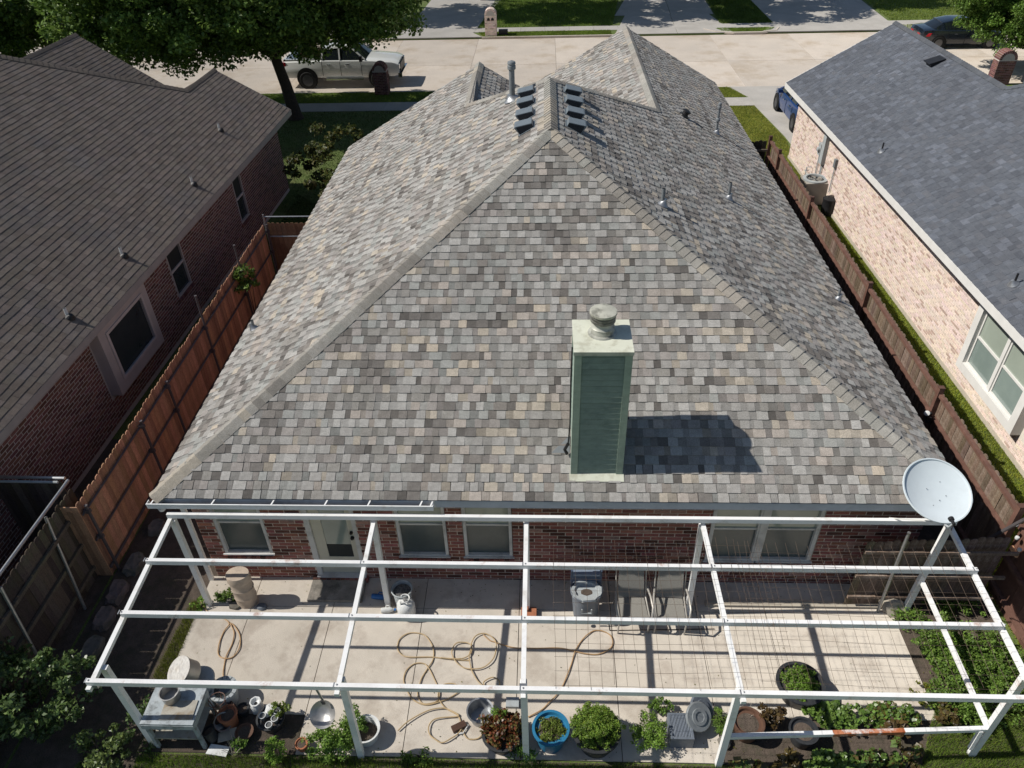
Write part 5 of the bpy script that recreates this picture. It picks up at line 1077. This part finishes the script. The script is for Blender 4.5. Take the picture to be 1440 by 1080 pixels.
def pickup(loc, rz, lab):
    t = thing('pickup_truck', lab, 'pickup truck', loc, rz); hw = 1.0
    def rg(w_, z0, zs, zt=None): return [(w_*.93,z0),(w_*.99,z0+.12),(w_,z0+(zs-z0)*.6),(w_*.97,zs-.05),(w_*.90,zs),(w_*.4,zs+.03)]
    q = MB(); loft(q, [(-2.92,rg(.93,.62,1.30)),(-2.85,rg(.98,.52,1.32)),(-.98,rg(1.0,.52,1.34))]); b = part('bed', q, 'truck', t, True)
    q = MB(); q.box(-2.78,-1.05,-.78,.78,1.33,1.385,(.12,.12,.12)); q.box(-2.85,-.98,-.90,-.80,1.33,1.40); q.box(-2.85,-.98,.80,.90,1.33,1.40); q.box(-2.90,-2.80,-.9,.9,1.30,1.40); part('bed_rail', q, 'truck', t)
    q = MB(); loft(q, [(-.96,rg(1.0,.50,1.36)),(1.05,rg(1.0,.50,1.34)),(1.60,rg(1.0,.52,1.32)),(2.55,rg(.98,.54,1.24)),(2.85,rg(.93,.60,1.14))]); part('body', q, 'truck', t, True)
    q = MB(); loft(q, [(x,[(.93,zs),(tw+.03,zt-.10),(tw,zt-.03),(tw*.5,zt)]) for x,zs,zt,tw in ((-.97,1.36,1.40,.90),(-.86,1.36,1.86,.74),(.55,1.36,1.93,.74),(1.25,1.34,1.38,.82))]); part('cab_glass', q, 'car_glass', t, True)
    q = MB(); loft(q, [(x,[(tw+.03,zt-.07),(tw+.01,zt-.01),(tw*.5,zt+.025)]) for x,zt,tw in ((-.90,1.84,.75),(-.2,1.93,.75),(.58,1.92,.75))]); part('roof_panel', q, 'truck', t, True)
    for s in (-1,1):
        q = MB()
        for x0,x1,za,zb_ in ((-.88,-.93,1.86,1.38),(-.05,-.05,1.88,1.36),(.58,1.22,1.88,1.36)): q = MB(); q.beam((x0,s*.80,za),(x1,s*.94,zb_),.07,.03,up=(0,1,0)); part('window_pillar', q, 'truck', t)
        q = MB(); q.box(.98,1.12,s*1.0-(0 if s>0 else .22),s*1.0+(.22 if s>0 else 0),1.32,1.56); part('mirror', q, 'black', t)
        for x in (-.62,.32): q = MB(); q.box(x-.1,x+.1,s*1.0-.015,s*1.0+.02,1.13,1.17); part('door_handle', q, 'chrome', t)
        for x in (-.97,-.05,1.0): q = MB(); q.box(x-.008,x+.008,s*.998-.006,s*.998+.006,.62,1.30); part('door_gap', q, 'dark', t)
        q = MB(); q.box(-.85,1.05,s*1.0-.06,s*1.0+.06,.42,.49); part('running_board', q, 'chrome', t)
        for x in (-1.80,1.83):
            q = MB(); q.lathe((x,s*.985,.50),[(.53,0),(.53,.03),(.50,.034),(0,.03)],24,axis=(0,s,0)); part('wheel_arch', q, 'dark', t)
            wheel(t, x, s*1.04, .41, .41, .26, s)
        q = MB(); q.box(2.62,2.90,s*.80-.13,s*.80+.13,.88,1.08); part('headlight', q, 'lamp_clear', t)
        q = MB(); q.box(-2.94,-2.80,s*.90-.07,s*.90+.07,.95,1.28); part('tail_light', q, 'lamp_red', t)
    q = MB(); q.box(2.78,2.92,-.62,.62,.72,1.08); part('grille', q, 'black', t)
    q = MB(); q.box(2.80,3.0,-.92,.92,.46,.68); part('front_bumper', q, 'chrome', t)
    q = MB(); q.box(-3.02,-2.90,-.90,.90,.48,.66); part('rear_bumper', q, 'chrome', t)
    q = MB(); q.box(-2.2,-1.2,-.5,.5,1.39,1.6); part('bed_load', q, 'pot_brown', t)
pickup((-4.15,32.35,-.13), 0, 'silver white crew cab pickup truck parked at the kerb under the big tree')

# ================================================================== BRICK MAILBOXES AND SMALL STREET THINGS
def mailbox(loc, lab, m, doors, w_=.30, d=.26, h=1.35, rz=0):
    t = thing('brick_mailbox', lab, 'mailbox', loc, rz); q = MB(); n = 10; r = w_
    P = [(-w_,0),(w_,0)]+[(w_*math.cos(a),h-r+r*math.sin(a)) for a in np.linspace(0,math.pi,n)]
    q.poly([(a,-d,b) for a,b in P], (0,-2*d,0)); part('pillar', q, 'mortar_pink' if m == 'brick_pink' else 'mortar_grey', t)
    bb = MB()
    for r_i in range(int((h-r)/.075)):
        z = r_i*.075
        for sy in (-1,1):
            x = -w_-(.1 if r_i%2 else 0)
            while x < w_:
                a, b = max(x,-w_)+.004, min(x+.2,w_)-.004
                if b-a > .03: y = sy*d; bb.box(a,b,min(y,y+sy*.008),max(y,y+sy*.008),z+.005,z+.070,tb_cream() if m=='brick_pink' else tb_dark())
                x += .2
        for sx in (-1,1):
            for y0,y1 in (((-d,0),(0,d)) if r_i%2 else ((-d,-d*.5),(-d*.5,d*.5),(d*.5,d))):
                bb.box(min(sx*w_,sx*(w_+.008)),max(sx*w_,sx*(w_+.008)),y0+.004,y1-.004,z+.005,z+.070,tb_cream() if m=='brick_pink' else tb_dark())
    for k in range(14):
        a0 = k*math.pi/14+.02; a1 = (k+1)*math.pi/14-.02; R0, R1 = r*.72, r+.012; cz = h-r
        for sy in (-1,1):
            bb.poly([(R*math.cos(a),sy*(d+.008),cz+R*math.sin(a)) for R,a in ((R0,a0),(R1,a0),(R1,a1),(R0,a1))],(0,sy*.02,0),tb_cream() if m=='brick_pink' else tb_dark())
        bb.poly([((r+.01)*math.cos(a),y,cz+(r+.01)*math.sin(a)) for a,y in ((a0,-d),(a1,-d),(a1,d),(a0,d))],Vector((math.cos((a0+a1)/2),0,math.sin((a0+a1)/2)))*.01,tb_cream() if m=='brick_pink' else tb_dark())
    part('bricks', bb, m, t, kind='stuff')
    for x in doors:
        q = MB(); q.poly([(x+.085*c,-d-.012,.92+.10*s_) for c,s_ in [(-1,-.6),(1,-.6)]+[(math.cos(a),math.sin(a)*1.0) for a in np.linspace(0,math.pi,8)]],(0,-.02,0)); part('mailbox_door', q, 'black', t)
mailbox((2.75,41.35,0), 'pale brick mailbox pillar with two round topped black doors on the far verge', 'brick_pink', (-.12,.12), w_=.34, h=1.5)
mailbox((-1.95,30.0,0), 'dark shaded brick mailbox pillar in front of the pickup truck', 'brick_dark', (), w_=.33, h=1.45)
mailbox((27.5,30.2,0), 'arched dark brick mailbox pillar behind the slate blue roof', 'brick_dark', (), w_=.40, h=1.5, rz=.0)
wbn = thing('wheelie_bin', 'dark and white wheeled bin at the right edge beside the arched mailbox', 'bin', (28.85,29.9,0)); q = MB(); q.box(-.28,.28,-.3,.3,.05,.95); part('bin_body', q, 'plastic_grey', wbn); q = MB(); q.box(-.31,.31,-.33,.33,.95,1.02); part('bin_lid', q, 'black', wbn); q = MB(); q.box(-.15,.25,-.31,-.302,.2,.85); part('bin_front', q, 'plastic_white', wbn)
q = MB(); q.box(3.2,3.75,41.3,41.6,0,.28); tag(link('utility_box', mesh('utility_box', q, 'black')), 'low dark utility box on the grass beside the pale brick mailbox', 'utility box')

# ================================================================== TREES, SHRUBS, GRASS
def tree(name, lab, base, trunk_top, crowns, n, leaf, tones, alt, r0=.22, limbs=6, cat='tree', group=None, cs=.75, clumps=60, var=.35, shell=.5, mleaf='leaf', down=0):
    t = thing(name, lab, cat, base, 0, group); base = Vector(base); q = MB(); tt = Vector(trunk_top)-base
    q.tube([Vector((0,0,-.1)), Vector((0,0,.15)), tt*.5+Vector((.05,.03,0)), tt], [r0*1.35,r0,r0*.82,r0*.7], 12); tr_ = part('trunk', q, 'bark', t, True)
    for k in range(limbs):
        c, r = crowns[k%len(crowns)]; c = Vector(c)-base; e = c+Vector((U(-.6,.6)*r[0],U(-.6,.6)*r[1],U(-.3,.5)*r[2])); q = MB(); m_ = tt.lerp(e,.45)+Vector((U(-.3,.3),U(-.3,.3),.3))
        q.tube([tt*.92, tt.lerp(m_,.5), m_, e], [r0*.55,r0*.45,r0*.3,r0*.08], 8); part('limb', q, 'bark', t, True)
        for j in range(3):
            q = MB(); s_ = tt.lerp(m_,U(.5,1)); e2_ = s_+Vector((U(-1,1)*r[0]*.4,U(-1,1)*r[1]*.4,U(-.2,.7)*r[2]*.5)); q.tube([s_, s_.lerp(e2_,.5)+Vector((0,0,.1)), e2_], [r0*.18,r0*.12,r0*.03], 6); part('branch', q, 'bark', tr_)
    vol = sum(r[0]*r[1]*r[2] for c,r in crowns)
    V = []; T = []
    for c, r in crowns:
        k = int(n*r[0]*r[1]*r[2]/vol); P, idx, nc = blob_points(Vector(c)-base, r, k, clumps=int(clumps*r[0]*r[1]*r[2]/vol)+6, csize=cs, shell=shell)
        ct = (1+NR.uniform(-.25,.25,nc))[idx][:,None]
        V.append(leaves(P, leaf, None, down=down)); T.append(tonearr(k, tones, var, alt, .25)*ct)
    cloud('crown', np.concatenate(V), 4, np.concatenate(T), mleaf, t)
    return t
tree('shade_tree', 'big dark green shade tree with thick trunk beside the pickup truck', (-5.35,26.5,0), (-5.75,26.4,2.9),
     [((-6.0,26.0,6.4),(4.8,4.4,3.3)),((-10.6,25.8,6.1),(4.2,4.2,3.4)),((-1.8,27.0,5.7),(3.0,3.6,2.6)),((-7.6,24.6,4.6),(3.8,2.6,1.7)),((-3.6,26.4,4.6),(2.6,2.6,1.6)),((-12.6,27.0,5.0),(2.6,3.2,2.4)),((-4.2,29.6,3.7),(3.0,1.5,1.0)),((-1.4,29.2,3.9),(1.8,1.5,1.0))], 190000, .115, (1.45,1.6,1.15), (2.6,2.6,1.8), r0=.30, limbs=10, clumps=620, cs=.70, shell=.3)
tree('shade_tree', 'dark tree in the top left corner beyond the left roof', (-19.8,26.5,0), (-19.6,26.5,2.6),
     [((-19.6,26.0,5.4),(4.2,3.6,2.9)),((-16.6,28.0,4.6),(2.4,3.0,2.1)),((-22.5,25.6,4.6),(3.4,3.2,2.8))], 80000, .115, (1.3,1.5,1.1), (2.2,2.3,1.6), r0=.28, limbs=7, clumps=240, cs=.7, shell=.35)
tree('conifer_tree', 'bright feathery green tree in the top right corner before the black car', (30.9,33.2,0), (30.9,33.2,2.2),
     [((30.8,32.8,3.3),(4.0,2.6,2.5)),((27.4,33.2,3.1),(1.7,1.7,1.6)),((29.6,31.2,2.7),(2.2,1.5,1.3)),((31.2,30.6,1.9),(2.2,1.5,1.2)),((28.6,32.0,1.9),(1.6,1.2,.9))], 150000, .075, (1.5,1.8,1.0), (2.2,2.3,1.4), r0=.2, limbs=6, clumps=420, cs=.42, shell=.3, down=1.2)
# street trees across the road; their crowns stand above the picture, their shade falls in it
for i,(x,y,r) in enumerate(((-6.0,46.5,3.4),(1.6,47.2,4.0),(6.4,47.0,4.0),(11.5,47.2,4.3),(15.8,46.2,3.6),(22.2,48.5,2.6))):
    tree('street_tree', ['street tree beyond the road at the far left driveway','street tree beyond the road behind the pale brick mailbox','street tree beyond the road on the dark lawn','street tree beyond the road on the second driveway edge','street tree beyond the road on the grass island','street tree beyond the road at the right driveway'][i], (x,y+4.6,0), (x,y+3.2,3.6), [((x,y,7.0),(r,r*.95,2.6))], 9000, .2, (.8,.9,.8), (1.2,1.2,1), r0=.2, limbs=4, clumps=70, cs=.8, group='street trees beyond the road')
def shrub(lab, c, r, n, leaf, tone, alt, clumps=24, cs=.12, name='shrub', cat='shrub', stems=5, pa=.25, mleaf='leaf_gloss', shell=.4, group=None, aspect=.5, up=.35, down=0, var=.35):
    base = Vector((c[0],c[1],0)); t = thing(name, lab, cat, base, 0, group); q = MB()
    for k in range(stems):
        a = U(0,6.28); e = Vector((r[0]*.6*math.cos(a), r[1]*.6*math.sin(a), c[2]+U(-.2,.4)*r[2])); q.tube([(U(-.03,.03),U(-.03,.03),0), e*.5+Vector((0,0,.03)), e], [.012,.009,.004], 5)
    part('stem', q, 'bark', t)
    P, idx, nc = blob_points((0,0,c[2]), r, n, clumps=clumps, csize=cs, shell=shell); P[:,2] = np.maximum(P[:,2], .02)
    ct = (1+NR.uniform(-.22,.22,nc))[idx][:,None]
    tone = tuple(t_*f_ for t_,f_ in zip(tone,(.86,.78,.90))); alt = tuple(t_*f_ for t_,f_ in zip(alt,(.86,.80,.90)))
    T = np.array(tone)[None]*(1+NR.uniform(-var,var,(n,1))); k = NR.rand(n) < pa; T[k] = np.array(alt)[None]*(1+NR.uniform(-.3,.3,(k.sum(),1)))
    cloud('foliage', leaves(P, leaf, None, aspect=aspect, up=up, down=down), 4, T*ct, mleaf, t); return t
shrub('loose crepe myrtle shrub against the front left eave', (-1.1,16.9,1.6), (1.5,1.9,1.0), 5200, .085, (1.0,.95,.7), (1.5,1.0,.75), clumps=60, cs=.24, stems=8, mleaf='leaf')
shrub('glossy dark evergreen shrub filling the lower left corner', (-1.75,-1.95,.75), (.95,.85,.75), 5200, .045, (1.4,1.7,1.2), (2.8,2.9,2.3), clumps=70, cs=.16, stems=9)
shrub('glossy evergreen shrub at the left edge above the corner shrub', (-2.75,-1.35,.9), (.6,.6,.8), 2200, .045, (1.2,1.4,1.1), (2.4,2.5,2.0), clumps=30, cs=.16, stems=6)
shrub('low leafy shrub at the bottom left beneath the front left post', (-.55,-2.55,.25), (.5,.35,.3), 1800, .035, (1.8,1.9,1.3), (3.0,2.9,2.0), clumps=30, cs=.1)
shrub('small vine plant behind the front left pergola post', (-.05,-2.1,.3), (.25,.3,.35), 700, .035, (1.1,1.4,1.0), (1.8,2.0,1.4), clumps=14, cs=.1)
shrub('vine with pointed leaves climbing the cedar fence', (-1.78,9.1,1.45), (.22,.45,.40), 620, .06, (2.0,2.3,1.3), (2.8,3.0,1.6), clumps=14, cs=.13, mleaf='leaf', down=.6)
# pot plants and bed plants
shrub('dense round green bush in the pale rimmed pot', (6.72,-2.10,.42), (.37,.33,.17), 17000, .015, (2.3,2.8,1.2), (2.9,2.8,1.2), clumps=260, cs=.055, shell=.15, mleaf='leaf', name='potted_plant', cat='potted plant')
shrub('dark red and brown coleus plant next to the middle front post', (5.33,-2.12,.34), (.32,.28,.17), 3800, .032, (2.6,.62,.62), (1.9,1.15,.8), clumps=120, cs=.06, shell=.2, name='potted_plant', cat='potted plant', pa=.45)
shrub('small green sprigs among the red coleus leaves', (5.30,-1.93,.46), (.12,.08,.06), 260, .022, (2.2,2.9,1.2), (3,3,1.5), clumps=8, cs=.05, mleaf='leaf', name='potted_plant', cat='potted plant')
shrub('small yellowish leaves covering the soil of the blue tub', (6.05,-2.12,.36), (.22,.21,.04), 2600, .017, (2.6,2.6,1.3), (1.4,1.0,.8), clumps=40, cs=.05, shell=.1, mleaf='leaf', name='potted_plant', cat='potted plant', stems=2)
shrub('low bright green plants in the black tub under the wire grid', (9.88,-1.30,.33), (.32,.29,.08), 5200, .018, (2.3,2.9,1.2), (2.6,3.0,1.3), clumps=130, cs=.05, shell=.1, mleaf='leaf', name='potted_plant', cat='potted plant')
shrub('bright green spreading plant left of the slatted crate', (7.50,-2.10,.22), (.24,.32,.20), 3200, .018, (2.5,3.1,1.4), (3.2,3.5,1.8), clumps=50, cs=.07, shell=.2, mleaf='leaf', name='leafy_plant', cat='plant')
shrub('small weed clump at the far edge of the slatted crate', (7.72,-1.62,.20), (.22,.10,.10), 700, .02, (1.8,2.4,1.1), (2.4,2.8,1.4), clumps=14, cs=.06, mleaf='leaf', name='leafy_plant', cat='plant')
shrub('light green grassy plant between the grey lid and the fourth post', (8.58,-1.85,.18), (.15,.22,.14), 1200, .022, (2.4,3.0,1.5), (3,3.2,1.8), clumps=24, cs=.06, mleaf='leaf', name='leafy_plant', cat='plant', aspect=.2)
for (x,y,z,rx,ry,rz2,n_,tn,al,sz,lab) in (
    (10.35,-1.72,.20,.45,.22,.12,2600,(2.0,2.5,1.15),(2.7,3.0,1.5),.034,'round leaved green plants behind the rusty front rail'),
    (11.10,-1.72,.20,.42,.22,.12,2300,(2.0,2.5,1.15),(2.0,1.0,.7),.034,'green and reddish round leaved plants at the right end of the bed'),
    (10.0,-2.45,.18,.50,.16,.13,2000,(1.9,2.4,1.15),(2.5,2.8,1.4),.034,'green leafy plants below the rusty stretch of the front rail'),
    (10.65,-2.42,.18,.36,.18,.12,1400,(2.0,2.5,1.2),(1.8,.9,.7),.034,'mixed green and purple leaves right below the rusty rail'),
    (9.32,-1.80,.28,.20,.14,.12,520,(1.3,.6,.6),(1.6,.8,.7),.034,'dark purple leaved plant behind the brown tub'),
    (8.85,-2.48,.16,.22,.12,.10,120,(1.6,1.0,.75),(1.8,2.0,1.2),.07,'large purple brown leaves at the foot of the fourth front post'),
    (9.45,-2.42,.16,.16,.16,.12,90,(1.6,.9,.75),(1.5,.8,.7),.07,'few large purplish leaves below the front rail near its left end'),
    (11.25,-2.30,.18,.32,.20,.12,240,(1.5,.85,.75),(1.9,2.2,1.1),.065,'large purple leaves in the bowl near the right front post'),
    (11.05,-1.95,.26,.18,.12,.08,90,(1.7,.8,.75),(1.6,.8,.7),.06,'purple leaves rising between the green bed plants'),
    (11.95,-1.72,.25,.16,.16,.18,420,(1.4,.75,.6),(2.2,1.6,1.0),.035,'rust red small plant behind the front rail at the right')):
    shrub(lab, (x,y,z), (rx,ry,rz2), n_, sz, tn, al, clumps=max(8,n_//28), cs=.06, shell=.15, name='leafy_plant', cat='plant', stems=4, aspect=.75 if sz > .03 else .5, up=1.0)
for (x,y,z,rx,ry,rz2,n_,lab) in ((12.45,-.75,.22,.52,.66,.20,9000,'dense green groundcover plants between patio and right fence'),(12.35,-1.45,.16,.55,.45,.14,5200,'low green plants at the right end of the patio'),(13.1,-.95,.22,.42,.85,.18,6500,'green plants along the foot of the right fence'),
                             (12.1,.05,.14,.35,.22,.14,1500,'short bright green weeds at the foot of the rear right post'),(12.9,.30,.10,.45,.35,.10,1400,'sparse green weeds between gate panel and right fence')):
    shrub(lab, (x,y,z), (rx,ry,rz2), n_, .026, (1.9,2.4,1.2), (2.6,2.9,1.5), clumps=max(16,n_//45), cs=.09, shell=.12, mleaf='leaf', name='leafy_plant', cat='plant')
shrub('yellowing patch of weeds spilling onto the patio corner', (11.85,-1.30,.10), (.22,.20,.08), 700, .022, (3.2,2.6,1.0), (3.4,2.3,.9), clumps=20, cs=.05, mleaf='leaf', name='leafy_plant', cat='plant')
shrub('light green leafy plant with white stalks by the bench', (1.42,-2.30,.12), (.12,.10,.12), 160, .03, (2.2,2.8,1.5), (3,3.2,2), clumps=6, cs=.05, mleaf='leaf', name='leafy_plant', cat='plant')
shrub('tangled pale stems and leaves over the pot with white rings', (1.88,-1.85,.30), (.20,.12,.08), 260, .028, (1.9,2.0,1.0), (3,2.8,1.8), clumps=10, cs=.05, mleaf='leaf', name='leafy_plant', cat='plant')
shrub('feathery green plant in front of the white ring cups', (2.02,-2.45,.22), (.14,.14,.24), 900, .02, (2.3,3.0,1.3), (3,3.2,1.6), clumps=20, cs=.06, mleaf='leaf', name='leafy_plant', cat='plant')
shrub('green bushy plant beneath the hanging wok', (2.78,-2.30,.25), (.34,.26,.24), 3600, .022, (2.1,2.7,1.3), (2.9,3.2,1.8), clumps=44, cs=.09, mleaf='leaf', name='leafy_plant', cat='plant')
shrub('green bushy plant behind the second front pergola post', (3.10,-1.98,.22), (.24,.20,.20), 1800, .022, (2.0,2.6,1.3), (2.9,3.2,1.8), clumps=30, cs=.08, mleaf='leaf', name='leafy_plant', cat='plant')
shrub('leafy weeds at the patio edge right of the second front post', (4.15,-2.42,.06), (.30,.10,.06), 420, .022, (2.2,2.7,1.3), (2.9,3.0,1.7), clumps=14, cs=.06, mleaf='leaf', name='leafy_plant', cat='plant')
shrub('spiky strap leaved plant at the foot of the middle front post', (5.62,-2.36,.10), (.18,.12,.12), 150, .10, (1.6,2.2,1.2), (2.2,2.6,1.6), clumps=10, cs=.06, mleaf='leaf', name='leafy_plant', cat='plant', aspect=.09, up=.1)
shrub('weeds around the downspout and broken concrete', (.36,.36,.07), (.24,.12,.08), 600, .024, (1.6,2.0,1.1), (2.3,2.4,1.5), clumps=16, cs=.06, mleaf='leaf', name='leafy_plant', cat='plant')
shrub('bright weed tuft at the foot of the rear left pergola post', (-.10,.16,.08), (.13,.16,.10), 520, .024, (2.3,2.9,1.2), (2.8,3.0,1.5), clumps=12, cs=.05, mleaf='leaf', name='leafy_plant', cat='plant')
# grass: blades as stuff
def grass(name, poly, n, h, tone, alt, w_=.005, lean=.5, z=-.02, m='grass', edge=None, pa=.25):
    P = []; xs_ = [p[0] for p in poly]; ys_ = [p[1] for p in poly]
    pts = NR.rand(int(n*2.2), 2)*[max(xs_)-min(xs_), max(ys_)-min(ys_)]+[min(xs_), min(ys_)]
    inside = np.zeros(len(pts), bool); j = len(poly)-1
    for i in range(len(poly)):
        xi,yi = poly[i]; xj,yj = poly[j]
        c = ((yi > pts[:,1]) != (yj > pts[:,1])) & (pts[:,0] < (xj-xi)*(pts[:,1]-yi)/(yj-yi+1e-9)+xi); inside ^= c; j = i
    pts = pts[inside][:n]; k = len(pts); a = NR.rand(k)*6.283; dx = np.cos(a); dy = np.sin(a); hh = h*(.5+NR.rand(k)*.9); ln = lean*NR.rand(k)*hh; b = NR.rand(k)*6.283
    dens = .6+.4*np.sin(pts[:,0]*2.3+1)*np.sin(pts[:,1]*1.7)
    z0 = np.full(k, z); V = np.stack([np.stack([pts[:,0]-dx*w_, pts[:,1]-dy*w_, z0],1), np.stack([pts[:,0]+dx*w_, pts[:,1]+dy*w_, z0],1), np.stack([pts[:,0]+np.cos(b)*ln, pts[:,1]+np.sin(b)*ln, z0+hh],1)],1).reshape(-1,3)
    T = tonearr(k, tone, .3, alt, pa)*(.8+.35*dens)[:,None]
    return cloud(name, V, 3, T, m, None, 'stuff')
grass('lawn_grass', [(13.72,-1),(15.8,-1),(15.62,16),(13.72,17.5)], 130000, .05, (2.6,2.3,1.2), (3.4,2.7,1.4), w_=.007)
grass('lawn_grass', [(12.2,18),(15.3,18),(15.8,23),(15.45,27.35),(11.3,27.35),(11.3,21.5)], 90000, .045, (2.6,2.1,1.4), (3.6,2.7,1.6), w_=.010, pa=.4)
grass('lawn_grass', [(10.8,28.65),(15.4,28.65),(14.9,30.2),(10.8,30.2)], 26000, .045, (2.4,2.1,1.3), (3.2,2.5,1.5), w_=.01)
grass('lawn_grass', [(-12.5,28.65),(4.5,28.65),(4.5,30.2),(-12.5,30.2)], 30000, .05, (1.7,1.9,1.1), (2.3,2.2,1.2), w_=.011)
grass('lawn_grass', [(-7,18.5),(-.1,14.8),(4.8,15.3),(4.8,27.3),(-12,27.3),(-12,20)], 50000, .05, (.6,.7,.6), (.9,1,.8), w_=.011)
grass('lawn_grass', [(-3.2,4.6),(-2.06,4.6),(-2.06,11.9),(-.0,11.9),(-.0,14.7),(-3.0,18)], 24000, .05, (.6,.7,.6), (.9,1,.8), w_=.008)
grass('lawn_grass', [(2.3,41.05),(10.0,41.05),(10.0,42.1),(1.9,42.1)], 14000, .06, (1.7,1.8,1.0), (2.2,2.0,1.1), w_=.015)
grass('lawn_grass', [(1.8,43.3),(10.2,43.3),(11.4,53),(2.6,53)], 40000, .07, (1.5,1.7,1.0), (2.0,1.9,1.1), w_=.018)
grass('lawn_grass', [(16.8,43.3),(20.0,43.3),(20.2,53),(17.4,53)], 16000, .07, (.95,1.1,.7), (1.3,1.3,.8), w_=.018)
grass('lawn_grass', [(16.3,42.1),(16.6,41.4),(17.4,41.08),(18.8,41.08),(19.6,41.5),(19.9,42.1)], 4000, .06, (1.6,1.8,1.0), (2.0,2.0,1.1), w_=.015)
grass('lawn_grass', [(27.0,41.05),(40,41.05),(40,42.1),(27,42.1)], 12000, .06, (1.8,1.8,1.0), (2.3,2.1,1.1), w_=.015)
grass('lawn_grass', [(27.2,43.3),(42,43.3),(42,53),(27.8,53)], 40000, .07, (1.7,1.7,1.0), (2.2,2.0,1.1), w_=.018)
grass('lawn_grass', [(-17.5,41.05),(-3.5,41.05),(-3.5,42.1),(-17.5,42.1)], 14000, .06, (1.8,1.9,1.0), (2.2,2.1,1.1), w_=.015)
grass('garden_grass', [(-.1,-3.1),(13.6,-3.1),(13.6,-2.44),(-.1,-2.44)], 60000, .085, (1.7,1.9,1.1), (2.4,2.2,1.3), w_=.0035)
grass('garden_grass', [(11.3,-2.5),(13.6,-2.5),(13.6,-1.5),(11.9,-1.5)], 26000, .07, (1.5,1.7,1.0), (2.2,2.1,1.2), w_=.0035)
grass('garden_grass', [(-.42,-1.2),(-.12,-1.3),(-.12,.3),(-.32,.3)], 3500, .07, (1.6,1.4,.9), (2.4,1.9,1.1), w_=.0035)
for (x,y,lab) in ((1.35,-2.42,'tuft of dry grass stalks at the patio edge by the bench'),(8.98,-1.75,'dry twigs sticking up from the brown tub')):
    t = thing('dry_stalks', lab, 'dry plant', (x,y,0)); q = MB()
    for k in range(16): a = U(0,6.3); r_ = U(.05,.2); q.tube([(U(-.03,.03),U(-.03,.03),.0),(r_*.5*math.cos(a),r_*.5*math.sin(a),U(.1,.2)),(r_*math.cos(a),r_*math.sin(a),U(.18,.36))], .0025, 4)
    part('stalk', q, 'paver', t, kind='stuff')
# fallen leaves and litter on the ground
lt = NR.rand(2600,2)*[13.6,3.2]+[-.1,-2.4]; keep = (NR.rand(2600) < .05+.9*(np.abs(lt[:,1]+2.2) < .3)*NR.rand(2600)+.5*(lt[:,1] > .45)); lt = lt[keep]; P = np.stack([lt[:,0],lt[:,1],np.full(len(lt),.006)],1)
V = leaves(P, .014, None, up=6, cup=.05); cloud('leaf_litter', V, 4, tonearr(len(P), (2.0,1.3,.8), .4, (.8,.6,.4), .4), 'leaf', None, 'stuff')
